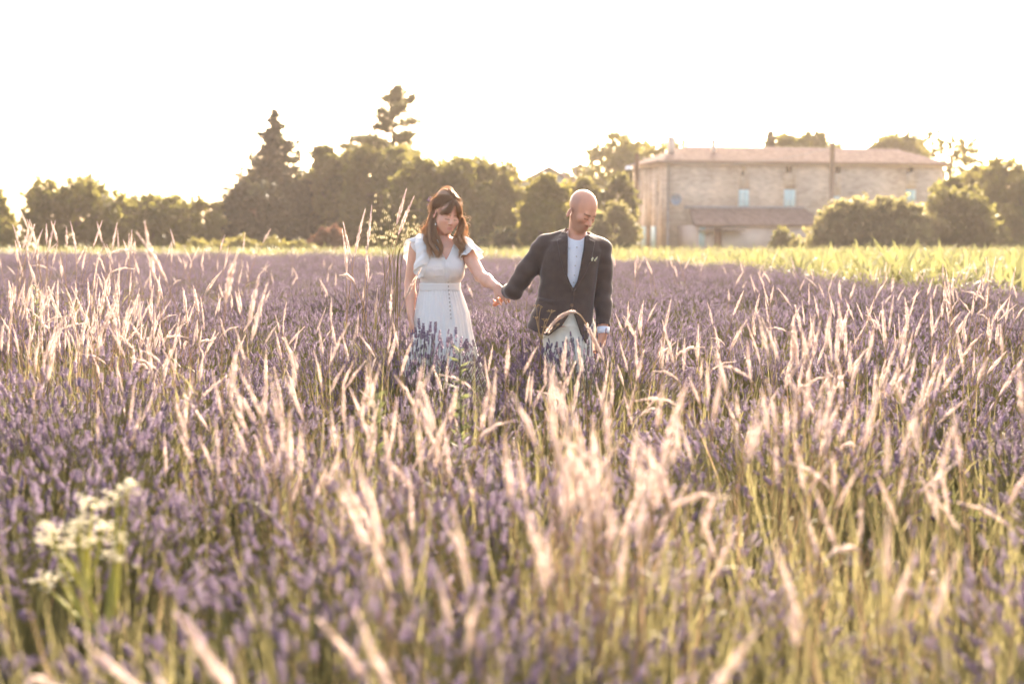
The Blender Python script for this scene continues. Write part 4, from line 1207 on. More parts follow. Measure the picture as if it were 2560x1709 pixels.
M_oat = material("oat_spikelet", (0.30, 0.27, 0.15), (0.42, 0.38, 0.23), rough=0.6, transl=0.5, usevar=True)
def wild_oats(px, d, tips, label):
    q = np.random.default_rng(5); root = empty("wild_oats", (gx(px, d), d, 0)); tag(root, label, "wild oats")
    O = np.array((gx(px, d), d, 0.0)); b, h = MB(), MB()
    for pts in tips:
        P = [np.zeros(3) + (0.03 * q.normal(), 0.03 * q.normal(), 0)] + [np.array(pix(x, y, d)) - O for x, y in pts]
        P = np.array(P); u = np.linspace(0, 1, len(P)); t = np.linspace(0, 1, 14)
        C = np.stack([np.interp(t, u, P[:, k]) for k in range(3)], 1)
        C[1:-1] = (C[:-2] + 2 * C[1:-1] + C[2:]) / 4
        b.tube(C, np.linspace(.0028, .0010, 14), n=4, var=q.random(), caps=False)
        for i in range(11):
            f = q.uniform(.62, 1.0); p = np.array([np.interp(f, t, C[:, k]) for k in range(3)])
            az = q.random() * 6.28; L = q.uniform(.02, .06); e = p + np.array((math.cos(az) * L, math.sin(az) * L, q.uniform(-.01, .02)))
            b.tube([p, (p + e) / 2 + (0, 0, .008), e], .0006, n=3, caps=False)
            for sgn in (-1, 1):
                tip = e + np.array((sgn * .004 + q.normal(0, .002), q.normal(0, .003), -.026)); s = np.array((.0016, 0, 0)); m_ = (e + tip) / 2
                h.add([e, m_ + s + (sgn * .004, 0, 0), tip, m_ - s + (sgn * .004, 0, 0)], [(0, 1, 2, 3)], var=q.random())
    b.obj("stem", M_gleaf, root); h.obj("spikelets", M_oat, root)['kind'] = 'stuff'
wild_oats(985, 9.3, [[(975, 640), (962, 560), (955, 482)], [(985, 640), (1000, 580), (1006, 530)], [(990, 640), (1025, 580), (1045, 537)], [(960, 640), (945, 580), (926, 538)], [(985, 640), (970, 600), (975, 560)],
    [(995, 640), (1000, 610), (985, 575)], [(990, 640), (1015, 600), (1035, 570)], [(980, 640), (950, 610), (940, 575)], [(1000, 640), (1020, 620), (1022, 565)]], "delicate wild oats with hanging spikelets left of the woman's shoulder")

def bent_stalk():
    d = 6.6; root = empty("grass_stalk", (gx(1560, d), d, 0)); tag(root, "bent grass stalk arching across the front of the man's jacket hem", "grass stalk")
    O = np.array((gx(1560, d), d, 0.0)); q = np.random.default_rng(9)
    P = np.array([(0, 0, 0)] + [np.array(pix(x, y, d)) - O for x, y in ((1530, 950), (1500, 880), (1474, 825), (1455, 790), (1437, 778), (1412, 784), (1388, 802), (1368, 830))])
    u = np.linspace(0, 1, len(P)); t = np.linspace(0, 1, 30); C = np.stack([np.interp(t, u, P[:, k]) for k in range(3)], 1)
    for _ in range(2): C[1:-1] = (C[:-2] + 2 * C[1:-1] + C[2:]) / 4
    b = MB(); b.tube(C, np.linspace(.0030, .0016, 30), n=4, caps=False); b.obj("stem", M_gstem, root)
    def head(lo, hi, r0, k):
        h = MB(); seg = C[lo:hi]; n = len(seg)
        h.tube(seg, r0 * np.sin(np.linspace(.25, PI - .1, n)), n=5, var=.4)
        for i in range(k):
            f = q.uniform(0, n - 1.01); a = int(f); p = seg[a] + (seg[a+1] - seg[a]) * (f - a); A, B, T = basis(seg[a+1] - seg[a]); az = q.random() * 6.28
            o = A * math.cos(az) + B * math.sin(az); tip = p + T * q.uniform(.012, .022) + o * r0 * q.uniform(.8, 1.5); s = np.cross(o, T) * .002; m_ = (p + tip) / 2 + o * .002
            h.add([p, m_ + s, tip, m_ - s], [(0, 1, 2, 3)], var=.4 + .6 * q.random())
        h.obj("seed_head", M_head, root)
    head(17, 30, .0085, 150)
    head(6, 13, .009, 70)
bent_stalk()

def umbel_weed():
    d = 7.6; root = empty("dry_umbel_weed", (gx(1345, d), d, 0)); tag(root, "thin dry weed with tiny umbels in front of the man's jacket hem", "weed")
    O = np.array((gx(1345, d), d, 0.0)); q = np.random.default_rng(10); b, h = MB(), MB()
    M_brown = material("dry_weed", (0.30, 0.20, 0.09), (0.45, 0.32, 0.16), rough=.8, transl=.3, usevar=True)
    base = np.array(pix(1352, 850, d)) - O
    b.tube([(0, 0, 0), base], [.003, .0022], n=4)
    for x, y in ((1342, 765), (1340, 795), (1362, 800), (1380, 778), (1368, 818), (1352, 768), (1395, 812)):
        t = np.array(pix(x, y, d)) - O; b.tube(curve3(base, t, q, .06), .0014, n=4, caps=False)
        for k in range(9):
            e = t + np.array((q.normal(0, .010), q.normal(0, .010), q.uniform(0, .008))); b.tube([t - (0, 0, .008), e], .0006, n=3, caps=False)
            h.box(e, (.005, .005, .004), var=q.random())
    b.obj("stem", M_brown, root); h.obj("umbels", M_brown, root)['kind'] = 'stuff'
umbel_weed()
# one lavender plant whose dark spikes show against the white skirt
def front_lavender(label, spots, d):
    root = empty("lavender_plant", (gx(np.mean([p[0] for p in spots]), d), d, 0)); tag(root, label, "lavender")
    O = np.array(root.location); q = np.random.default_rng(33)
    for x, y in spots:
        b = MB(); dd = d + q.normal(0, .05)
        tip = np.array(pix(x, y, dd)) - O
        base = np.array((tip[0] * .3, q.normal(0, .05), .05)); lavender_stem(b, base, (base + tip) / 2 + (q.normal(0, .02), 0, .04), tip - (0, 0, .05), .065, q, 1.1)
        b.obj("flower_spike", [M_spike, M_lstem, M_lleaf], root)
front_lavender("lavender plant with dark spikes standing in front of the left half of the white skirt", [(1048, 800), (1060, 812), (1075, 808), (1088, 808), (1040, 822), (1054, 825), (1068, 830), (1098, 830), (1030, 835), (1082, 838)], 8.55)
front_lavender("lavender plant with dark spikes standing in front of the right hem of the white skirt", [(1140, 822), (1130, 838), (1152, 845), (1165, 850), (1105, 850), (1118, 845), (1158, 868), (1135, 862)], 8.45)
front_lavender("lavender plant with spikes in front of the cream trousers", [(1430, 855), (1448, 868), (1400, 872), (1378, 878), (1468, 880), (1415, 885), (1355, 872)], 8.35)
# ------------------------------------------------------------------ people: distance fields turned into smooth meshes
class Field:
    def __init__(s, lo, hi, h):
        s.lo, s.h = np.array(lo, float), h
        s.n = np.ceil((np.array(hi) - s.lo) / h).astype(int) + 1
        s.D = np.full(s.n, 0.5, np.float32)
        s.ax = [s.lo[i] + np.arange(s.n[i]) * h for i in range(3)]
    def sl(s, a, b):
        i0 = np.clip(np.floor((np.array(a) - s.lo) / s.h).astype(int), 0, s.n)
        i1 = np.clip(np.ceil((np.array(b) - s.lo) / s.h).astype(int) + 1, 0, s.n)
        S = tuple(slice(i0[k], i1[k]) for k in range(3))
        X = s.ax[0][S[0]][:, None, None].astype(np.float32); Y = s.ax[1][S[1]][None, :, None].astype(np.float32); Z = s.ax[2][S[2]][None, None, :].astype(np.float32)
        return S, X, Y, Z
    @staticmethod
    def smin(a, b, k):
        if k <= 0: return np.minimum(a, b)
        h = np.maximum(k - np.abs(a - b), 0) / k
        return np.minimum(a, b) - h * h * k * 0.25
    def put(s, S, d, k, op):
        if op == 'u': s.D[S] = s.smin(s.D[S], d, k)
        elif op == 's': s.D[S] = -s.smin(-s.D[S], d, k)
        elif op == 'i': s.D[S] = -s.smin(-s.D[S], -d, k)
    def cap(s, a, b, ra, rb, k=0.0, op='u'):
        a, b = np.array(a, float), np.array(b, float); m = max(ra, rb) + k + 3 * s.h
        S, X, Y, Z = s.sl(np.minimum(a, b) - m, np.maximum(a, b) + m)
        e = b - a; L = max(float(e @ e), 1e-9)
        t = np.clip(((X - a[0]) * e[0] + (Y - a[1]) * e[1] + (Z - a[2]) * e[2]) / L, 0, 1)
        d = np.sqrt((X - a[0] - t * e[0]) ** 2 + (Y - a[1] - t * e[1]) ** 2 + (Z - a[2] - t * e[2]) ** 2) - (ra + (rb - ra) * t)
        s.put(S, d, k, op)
    def ell(s, c, r, R=None, k=0.0, op='u'):
        c = np.array(c, float); r = np.array(r, float); m = r.max() + k + 3 * s.h
        S, X, Y, Z = s.sl(c - m, c + m)
        x, y, z = X - c[0], Y - c[1], Z - c[2]
        if R is not None:
            x, y, z = [R[0][i] * x + R[1][i] * y + R[2][i] * z for i in range(3)]
        k0 = np.sqrt((x / r[0]) ** 2 + (y / r[1]) ** 2 + (z / r[2]) ** 2)
        k1 = np.sqrt((x / r[0] ** 2) ** 2 + (y / r[1] ** 2) ** 2 + (z / r[2] ** 2) ** 2) + 1e-6
        s.put(S, k0 * (k0 - 1) / k1, k, op)
    def loft(s, zs, cx, cy, rx, ry, k=0.0, op='u', p=2.3, grow=0.0):
        zs = np.array(zs, float); m = 0.06
        S, X, Y, Z = s.sl((min(np.array(cx) - rx) - m, min(np.array(cy) - ry) - m, zs[0] - m), (max(np.array(cx) + rx) + m, max(np.array(cy) + ry) + m, zs[-1] + m))
        zz = Z[0, 0]
        f = lambda q: np.interp(zz, zs, q).astype(np.float32)[None, None, :]
        RX, RY = f(rx) + grow, f(ry) + grow
        d = ((np.abs((X - f(cx)) / RX) ** p + np.abs((Y - f(cy)) / RY) ** p) ** (1 / p) - 1) * np.minimum(RX, RY)
        d = np.maximum(d, np.maximum(zs[0] - Z, Z - zs[-1]))
        s.put(S, d, k, op)
    def prism(s, poly, y0, y1, ext=None):
        """signed distance of a polygon in XZ, limited to y0..y1 (whole grid)"""
        P = np.array(poly, float)
        X, Z = s.ax[0][:, None], s.ax[2][None, :]
        d = np.full((s.n[0], s.n[2]), 1e9); ins = np.zeros((s.n[0], s.n[2]), bool)
        for i in range(len(P)):
            a, b = P[i], P[i - 1]; e = b - a
            t = np.clip(((X - a[0]) * e[0] + (Z - a[1]) * e[1]) / (e @ e + 1e-12), 0, 1)
            d = np.minimum(d, (X - a[0] - t * e[0]) ** 2 + (Z - a[1] - t * e[1]) ** 2)
            c = ((a[1] > Z) != (b[1] > Z)) & (X < (b[0] - a[0]) * (Z - a[1]) / (b[1] - a[1] + 1e-12) + a[0]); ins ^= c
        d = np.where(ins, -np.sqrt(d), np.sqrt(d)).astype(np.float32)[:, None, :]
        Y = s.ax[1][None, :, None].astype(np.float32)
        return np.maximum(d, np.maximum(y0 - Y, Y - y1))
    def nets(s, smooth=1):
        D, h = s.D, s.h
        n = np.array(D.shape) - 1
        neg = D < 0
        cnt = np.zeros(n, np.int8)
        for i in (0, 1):
            for j in (0, 1):
                for k in (0, 1): cnt += neg[i:n[0]+i, j:n[1]+j, k:n[2]+k]
        cells = np.argwhere((cnt > 0) & (cnt < 8))
        num = np.full(n, -1, np.int32); num[tuple(cells.T)] = np.arange(len(cells))
        acc = np.zeros((len(cells), 3)); w = np.zeros(len(cells))
        cor = [(i, j, k) for i in (0, 1) for j in (0, 1) for k in (0, 1)]
        for a in cor:
            for ax in range(3):
                if a[ax]: continue
                b = list(a); b[ax] = 1
                da = D[cells[:, 0]+a[0], cells[:, 1]+a[1], cells[:, 2]+a[2]].astype(float); db = D[cells[:, 0]+b[0], cells[:, 1]+b[1], cells[:, 2]+b[2]].astype(float)
                x = (da < 0) != (db < 0)
                t = np.where(x, da / (da - db + 1e-12 * (da == db)), 0)
                p = np.repeat(np.array(a, float)[None], len(cells), 0); p[:, ax] += t
                acc[x] += p[x]; w[x] += 1
        V = (cells + acc / w[:, None]) * h + s.lo
        Q = []
        for ax in range(3):
            u, v = (ax + 1) % 3, (ax + 2) % 3
            sa = [slice(1, -1)] * 3; sb = [slice(1, -1)] * 3
            sa[ax] = slice(0, -1); sb[ax] = slice(1, None)
            A, B = neg[tuple(sa)], neg[tuple(sb)]
            e = np.argwhere(A != B)
            if not len(e): continue
            off = np.array([1, 1, 1]); off[ax] = 0
            base = e + off
            fl = A[tuple(e.T)]
            idx = []
            for du, dv in ((0, 0), (1, 0), (1, 1), (0, 1)):
                c = base.copy(); c[:, u] -= du; c[:, v] -= dv
                c = np.minimum(c, n - 1)
                idx.append(num[c[:, 0], c[:, 1], c[:, 2]])
            q = np.stack(idx, 1)
            q = np.where(fl[:, None], q, q[:, ::-1])
            Q.append(q[(q >= 0).all(1)])
        Q = np.concatenate(Q)
        for _ in range(smooth):
            a = np.zeros_like(V); c = np.zeros(len(V))
            for i in range(4):
                np.add.at(a, Q[:, i], V[Q[:, (i + 1) % 4]]); np.add.at(c, Q[:, i], 1)
            V = 0.5 * V + 0.5 * a / np.maximum(c, 1)[:, None]
        return V, Q

def obj_from(name, V, Q, m, parent=None, tint=None, var=0.5):
    b = MB(); b.add(V, Q, var=var)
    o = b.obj(name, m, parent)
    if tint is not None:
        at = o.data.color_attributes.new("tint", 'FLOAT_COLOR', 'POINT')
        at.data.foreach_set("color", np.concatenate([tint, np.ones((len(V), 1))], 1).astype(np.float32).ravel())
    return o

def skin_material():
    m = bpy.data.materials.new("skin"); m.use_nodes = True
    n, l = m.node_tree.nodes, m.node_tree.links
    pb = n["Principled BSDF"]
    at = n.new("ShaderNodeAttribute"); at.attribute_name = "tint"
    tc = n.new("ShaderNodeTexCoord"); nz = n.new("ShaderNodeTexNoise"); nz.inputs["Scale"].default_value = 26; nz.inputs["Detail"].default_value = 6
    l.new(tc.outputs["Object"], nz.inputs["Vector"])
    mr = n.new("ShaderNodeMapRange"); mr.inputs[3].default_value = 0.88; mr.inputs[4].default_value = 1.12; l.new(nz.outputs["Fac"], mr.inputs[0])
    hs = n.new("ShaderNodeHueSaturation"); l.new(at.outputs["Color"], hs.inputs["Color"]); l.new(mr.outputs[0], hs.inputs["Value"])
    l.new(hs.outputs[0], pb.inputs["Base Color"])
    pb.inputs["Roughness"].default_value = 0.42; pb.inputs["Specular IOR Level"].default_value = 0.35
    pb.inputs["Subsurface Weight"].default_value = 0.18; pb.inputs["Subsurface Radius"].default_value = (1.0, 0.35, 0.2); pb.inputs["Subsurface Scale"].default_value = 0.012
    return m
M_skin = skin_material()
M_dress = material("white_linen", (0.78, 0.765, 0.74), (0.84, 0.825, 0.80), rough=0.85, transl=0.32, scale=9, bump=0.12, bscale=120, spec=0.15)
M_jacket = material("charcoal_wool", (0.062, 0.041, 0.032), (0.082, 0.056, 0.044), rough=0.85, scale=18, bump=0.15, bscale=300, spec=0.2, sheen=0.25)
M_shirt = material("pale_shirt", (0.66, 0.66, 0.70), (0.74, 0.74, 0.78), rough=0.8, scale=12, bump=0.2, bscale=90, transl=0.1)
M_cream = material("cream_cotton", (0.66, 0.60, 0.49), (0.74, 0.68, 0.57), rough=0.85, scale=8, bump=0.5, bscale=22, transl=0.05)
M_hair = material("brown_hair", (0.36, 0.235, 0.155), (0.62, 0.46, 0.31), rough=0.5, scale=30, usevar=True, transl=0.55, tcol=(0.88, 0.64, 0.42), spec=0.5, stretch=(1, 1, .3))
M_shoe = material("tan_leather", (0.16, 0.09, 0.05), (0.22, 0.13, 0.08), rough=0.5)
M_button = material("shell_button", (0.42, 0.38, 0.34), (0.50, 0.46, 0.42), rough=0.35)

def rot(yaw=0.0, pitch=0.0, roll=0.0):
    """head frame: face looks along -Y; yaw turns it to picture right, pitch bows it, roll tips it to picture right"""
    return np.array(Matrix.Rotation(yaw, 3, 'Z') @ Matrix.Rotation(pitch, 3, 'X') @ Matrix.Rotation(roll, 3, 'Y'))

def head_field(Fd, c, R, s, female=False):
    c = np.array(c, float)
    T = lambda p: c + R @ (np.array(p, float) * s)
    def E(p, r, k, op='u', R2=None): Fd.ell(T(p), np.array(r) * s, R if R2 is None else R @ R2, k * s, op)
    def C(a, b, ra, rb, k, op='u'): Fd.cap(T(a), T(b), ra * s, rb * s, k * s, op)
    E((0, .016, .042), (.083 if not female else .080, .104 if not female else .100, .093), 0)
    E((0, -.034, -.026), (.060, .062, .086), .04)
    if female:
        E((0, -.066, -.100), (.024, .026, .022), .035)
        for q in (-1, 1):
            C((q*.050, -.005, -.050), (q*.012, -.062, -.100), .020, .017, .035)
            E((q*.036, -.054, -.048), (.028, .028, .034), .035)
    else:
        E((0, -.066, -.102), (.032, .028, .024), .03)
        for q in (-1, 1): C((q*.050, .0, -.052), (q*.018, -.066, -.104), .020, .018, .03)
        C((-.036, -.084, .020), (.036, -.084, .020), .011, .011, .02)
    for q in (-1, 1):
        E((q*.046, -.066, -.026), (.022, .022, .020), .03)
        E((q*.032, -.102, -.003), (.019, .014, .011), .014, 's')
        E((q*.031, -.0805, -.006), (.0155, .0135, .0120), .006)
        C((q*.0165, -.0915, -.0105), (q*.045, -.083, -.0125), .0020, .0016, .003)
    if female: C((0, -.086, .010), (0, -.108, -.033), .0080, .0115, .014)
    else: C((0, -.088, .012), (0, -.121, -.038), .0090, .0125, .014)
    for q in (-1, 1): E((q*.0115, -.104, -.040), (.0085, .010, .0075), .008)
    E((0, -.080 if not female else -.073, -.070), (.030, .020, .024), .025)
    if female: T0 = T; T = lambda p: T0((p[0], p[1] + .0065, p[2]))
    C((-.020, -.0925, -.0685), (.020, -.0925, -.0685), .0048, .0048, .006); C((0, -.099, -.067), (0, -.099, -.0675), .0058, .0058, .009)
    C((-.016, -.094, -.0785), (.016, -.094, -.0785), .0062, .0062, .007)
    C((-.024, -.101, -.0735), (.024, -.101, -.0735), .0016, .0016, .003, 's')
    if female: T = T0
    for q in (-1, 1):
        Re = np.array(Matrix.Rotation(q * (.35 if female else .62), 3, 'Z')); ex = .080 if female else .088
        ey, ez = (.012, -.010) if female else (.017, -.032)
        E((q*ex, ey, ez), (.011, .023, .035), .008, 'u', Re)
        E((q*(ex + .010), ey - .006, ez + .004), (.007, .011, .018), .005, 's', Re)
    return T

def head_tint(V, c, R, s, base, lip, brow, beard=None, stubble=None, blush_ear_glow=None):
    L = (V - np.array(c)) @ R / s            # back into head space
    col = np.repeat(np.array(base, float)[None], len(V), 0)
    def mix(wt, cc):
        nonlocal col
        wt = np.clip(wt, 0, 1)[:, None]; col = col * (1 - wt) + np.array(cc) * wt
    g = lambda p, r: np.exp(-(((L - np.array(p)) / np.array(r)) ** 2).sum(1))
    inhead = (L[:, 2] > -.16) & (np.abs(L[:, 0]) < .12) & (np.abs(L[:, 1]) < .14)
    if blush_ear_glow is not None:
        for q in (-1, 1): mix(g((q*.045, -.08, -.036), (.020, .03, .018)) * .28 * inhead, blush_ear_glow)
        mix(g((0, -.118, -.036), (.014, .015, .012)) * .4 * inhead, blush_ear_glow)
    for q in (-1, 1): mix(g((q*.090, .014, -.012 if stubble is None else -.032), (.014, .03, .036)) * .75 * inhead, blush_ear_glow if blush_ear_glow is not None else base)  # ears reddened in the tint to imitate backlight glowing through them
    sg = lambda v, w: 1 / (1 + np.exp(-np.clip(v / w, -30, 30)))
    z, y, x = L[:, 2], L[:, 1], np.abs(L[:, 0])
    if stubble is not None:                 # closely shaved hair at the sides and back
        wt = sg(y + .030 - .30 * (z - .02), .006) * sg(z + .05, .008) * sg(.092 - z, .008) * sg(x - .050, .006)
        mix(wt * .60 * inhead, stubble)
        mix(sg(y - .05, .01) * sg(.08 - z, .01) * sg(z + .06, .01) * .55 * inhead, stubble)
    if beard is not None:
        wt = sg(-.004 - y, .010) * sg(-.058 - z + .65 * np.clip(x - .028, 0, .04), .009) * sg(z + .128, .004) * sg(.012 - np.abs(y + .08) + .09, .01)
        wt = wt * (1 - np.exp(-((x / .017) ** 2 + ((z + .086) / .006) ** 2)) * .5)
        mix(wt * .58 * inhead, beard)
        mix(g((0, -.108, -.058), (.026, .02, .006)) * .7 * inhead, beard)
    for q in (-1, 1):
        lz = .020 if stubble is None else .019
        wt = np.exp(-(((L[:, 2] - lz + 6 * (q * L[:, 0] - .034) ** 2) / .0050) ** 2)) * ((q * L[:, 0] > .012) & (q * L[:, 0] < .054)) * (L[:, 1] < -.045)
        mix(wt * .85 * inhead, brow)
        wt = np.exp(-(((L[:, 2] + .0125) / .0030) ** 2)) * ((q * L[:, 0] > .014) & (q * L[:, 0] < .049)) * (L[:, 1] < -.06)
        mix(wt * .9 * inhead, np.array(brow) * .6)
    for z0, r in ((-.0680, .0055), (-.0785, .0065)):
        wt = np.exp(-(((L[:, 2] - z0) / r) ** 2) ** 2) * np.clip((.0215 - np.abs(L[:, 0])) / .006, 0, 1) * (L[:, 1] < -.07)
        mix(wt * .75 * inhead, lip)
    return col

def hand(Fd, wrist, A, N, s=1.0, curl=(.35, .5, .4), side=1, k=.008, spread=.06):
    """palm and five fingers; A points along the hand, N is where the palm faces, side flips the thumb"""
    A = np.array(A, float); A /= np.linalg.norm(A); N = np.array(N, float); N -= A * (N @ A); N /= np.linalg.norm(N)
    B = np.cross(A, N) * side
    w_ = np.array(wrist, float)
    for i in range(4):
        kn = w_ + A * (.082 - .006 * abs(i - 1.2)) * s + B * (.030 - .0195 * i) * s
        Fd.cap(w_ + B * (.014 - .010 * i) * s + A * .01 * s, kn, .0135 * s, .0105 * s, .012)
        d = A + B * spread * (1.3 - i); d /= np.linalg.norm(d); p = kn; ang = 0
        for j, Ls in enumerate((.040, .026, .021)):
            ang += curl[j] * (1 + .12 * i)
            v = d * math.cos(ang) + N * math.sin(ang)
            L = Ls * (.95, 1.06, 1.0, .80)[i] * s
            Fd.cap(p, p + v * L, (.0088 - .0009 * j) * s, (.0082 - .0010 * j) * s, .004); p = p + v * L
    t0 = w_ + A * .022 * s + B * .022 * s
    t1 = t0 + (A * .62 + B * .72 + N * .25) * .046 * s
    t2 = t1 + (A * .86 + B * .28 + N * .38) * .034 * s
    t3 = t2 + (A * .92 + B * .02 + N * .35) * .027 * s
    Fd.cap(t0, t1, .0155 * s, .0115 * s, .012); Fd.cap(t1, t2, .0108 * s, .0095 * s, .004); Fd.cap(t2, t3, .0095 * s, .0072 * s, .004)

def wave_noise(P, f, seed=0):
    q = np.random.default_rng(seed); out = np.zeros(len(P))
    for i in range(7):
        d = q.normal(0, 1, 3) * f * q.uniform(.6, 1.6); out += np.sin(P @ d + q.random() * 6.28)
    return out / 7

def vnormals(V, Q):
    n = np.zeros_like(V); f = np.cross(V[Q[:, 2]] - V[Q[:, 0]], V[Q[:, 3]] - V[Q[:, 1]])
    for i in range(4): np.add.at(n, Q[:, i], f)
    return n / (np.linalg.norm(n, axis=1)[:, None] + 1e-12)

def sheet_grid(P, m, name, parent, thick=.003, n=(40, 14), ruffle=None):
    """smooth cloth sheet through a grid of control points (rows x cols x 3)"""
    P = np.array(P, float)
    def resample(A, k):
        u = np.linspace(0, len(A) - 1, k); i = np.clip(u.astype(int), 0, len(A) - 2); f = (u - i)[:, None, None]
        g = lambda j: A[np.clip(j, 0, len(A) - 1)]
        p0, p1, p2, p3 = g(i - 1), g(i), g(i + 1), g(i + 2)
        return .5 * (2*p1 + (p2 - p0) * f + (2*p0 - 5*p1 + 4*p2 - p3) * f**2 + (3*p1 - p0 - 3*p2 + p3) * f**3)
    A = resample(P, n[0]); A = resample(A.transpose(1, 0, 2), n[1]).transpose(1, 0, 2)
    if ruffle is not None:
        du = np.gradient(A, axis=0); dv = np.gradient(A, axis=1); nn = np.cross(du, dv); nn /= np.linalg.norm(nn, axis=2)[:, :, None] + 1e-12
        A = A + nn * ruffle(np.linspace(0, 1, n[0])[:, None], np.linspace(0, 1, n[1])[None, :])[:, :, None]
    V = A.reshape(-1, 3); I = np.arange(n[0] * n[1]).reshape(n)
    q = np.stack([I[:-1, :-1], I[1:, :-1], I[1:, 1:], I[:-1, 1:]], -1).reshape(-1, 4)
    b = MB(); b.add(V, q); o = b.obj(name, m, parent)
    sm = o.modifiers.new("thickness", 'SOLIDIFY'); sm.thickness = thick; sm.offset = 0
    return o

# ------------------------------------------------------------------ the man
def build_man():
    D0 = 8.8; O = np.array((gx(1440, D0), D0, 0.0))
    P = lambda px, py, dy=0.0: np.array(pix(px, py, D0 + dy)) - O
    XZ = lambda pts, dy=-.12: [tuple(P(x, y, dy)[[0, 2]]) for x, y in pts]
    hc, hR, hs = P(1455, 527, -.055), rot(.70, .56, .10), .92
    # --- body
    Fd = Field((-.52, -.24, .0), (.30, .42, 1.74), .0044)
    head_field(Fd, hc, hR, hs)
    Fd.cap(hc + hR @ np.array((.004, .022, -.045)), P(1441, 602, -.010), .045, .053, .025)
    Fd.loft([.86, 1.0, 1.2, 1.34, 1.40], [-.09, -.07, -.04, -.02, -.01], [0]*5, [.15, .14, .15, .14, .07], [.11, .095, .10, .09, .06], .02)
    S1, E1, W1 = P(1364, 614, .01), P(1286, 726, .02), P(1268, 729, .19)
    S2, E2, W2 = P(1502, 620, .01), P(1507, 726, .02), P(1508, 826, -.05)
    for a, b, c in ((S1, E1, W1), (S2, E2, W2)):
        Fd.cap(a, b, .05, .04, .03); Fd.cap(b, c, .04, .029, .01)
    Fd.cap(W1, P(1264, 729, .225), .028, .026, .01)
    hand(Fd, P(1264, 728, .21), (-.25, .35, -.55), (-.6, .1, .25), 1.0, (.5, .7, .5), side=-1)
    Fd.cap(W2, P(1506, 838, -.055), .028, .026, .01)
    hand(Fd, P(1507, 836, -.055), (-.16, -.08, -1), (-.80, .45, .05), 1.04, (.30, .45, .35), side=1)
    K1, A1, K2, A2 = P(1390, 960, -.02), P(1392, 1125, .06), P(1452, 960, -.08), P(1456, 1135, -.16)
    for h_, k_, a_ in ((P(1396, 815), K1, A1), (P(1448, 815), K2, A2)):
        Fd.cap(h_, k_, .085, .055, .03); Fd.cap(k_, a_, .052, .038, .01)
    V, Q = Fd.nets()
    base, lip, brow = (.56, .285, .185), (.44, .19, .14), (.15, .085, .055)
    tint = head_tint(V, hc, hR, hs, base, lip, brow, beard=(.25, .145, .095), stubble=(.33, .205, .155), blush_ear_glow=(.64, .24, .15))
    body = obj_from("person", V, Q, M_skin, None, tint); body.location = O
    tag(body, "bald man in a dark jacket and white shirt looking down as he leads the woman", "person")
    # --- trousers
    Ft = Field((-.30, -.30, .06), (.20, .24, 1.02), .006)
    Ft.loft([.88, .92, .96, 1.0], [-.075, -.075, -.075, -.07], [0]*4, [.135, .148, .148, .145], [.10, .112, .11, .105], .02)
    for h_, k_, a_ in ((P(1396, 825), K1, A1), (P(1448, 825), K2, A2)):
        Ft.cap(h_, k_, .098, .080, .07); Ft.cap(k_, a_ + np.array((0, 0, -.02)), .078, .066, .02)
    V, Q = Ft.nets()
    N = vnormals(V, Q); V = V + N * (.006 * wave_noise(V * np.array((1, 1, .7)), 26, 3) + .0045 * wave_noise(V * np.array((.6, .6, 1.6)), 48, 5))[:, None]
    obj_from("trousers", V, Q, M_cream, body)
    for a_ in (A1, A2):
        Fs = Field(a_ + (-.10, -.28, -.16), a_ + (.10, .16, .06), .007)
        Fs.ell(a_ + (0, -.05, -.035), (.045, .135, .045)); Fs.cap(a_ + (0, .02, -.02), a_, .045, .042, .03)
        V, Q = Fs.nets(); V[:, 2] = np.maximum(V[:, 2], a_[2] - .07); obj_from("shoe", V, Q, M_shoe, body)
    # --- shirt
    Fh = Field((-.30, -.20, .84), (.24, .20, 1.54), .005)
    zs = [.965, .985, 1.04, 1.215, 1.32, 1.39, 1.43]
    Fh.loft(zs, [-.072, -.07, -.064, -.04, -.022, -.012, -.004], [0]*7, [.150, .150, .152, .162, .165, .12, .07], [.100, .10, .106, .118, .108, .09, .07], .0)
    nb, ntop = P(1438, 606, -.005), P(1442, 580, -.02)
    Fh.cap(P(1439, 612, .0), P(1444, 560, -.06), .056, .075, .006, 's')
    Fh.D = np.minimum(Fh.D, np.maximum(Fh.D - .0035, Fh.prism(XZ([(1439, 604), (1447, 604), (1441, 660), (1437, 725), (1431, 725), (1435, 660)], -.11), -.2, -.02)))
    V, Q = Fh.nets()
    N = vnormals(V, Q); V = V + N * (.0022 * wave_noise(V * np.array((1, 1, .8)), 45, 8))[:, None]
    sh = obj_from("shirt", V, Q, M_shirt, body)
    for px, py in ((1442, 618), (1441, 641), (1438, 664), (1436, 688), (1434, 706)):
        c = P(px, py, -.118); b = MB(); b.tube([c + (0, .012, 0), c + (0, -.004, 0)], .0048, n=8); b.obj("button", M_button, sh)
    # folded collar round the neck with two leaves in front
    zb, zf = P(1440, 570, .04)[2], P(1443, 603, -.09)[2]
    cc = P(1441, 590, -.012)
    G = []
    for i, t in enumerate(np.linspace(-PI/2 - .12, -PI/2 + .12 - 2*PI, 25)):
        o = np.array((math.cos(t) * .95, math.sin(t) * 1.08, 0)); k = (1 + math.sin(t)) / 2
        zt_ = zf + (zb - zf) * k ** .8
        top = np.array((cc[0], cc[1], zt_)) + o * (.060 + .004 * k)
        drop = .030 + .022 * max(0, 1 - min(i, 24 - i) / 4.0)
        bot = np.array((cc[0], cc[1], zt_ - drop)) + o * (.076 + .010 * (1 - k))
        if min(i, 24 - i) < 3:
            w = 1 - min(i, 24 - i) / 3.0
            bot[0] += (-.030 if i < 12 else .022) * w; bot[1] -= .004 * w
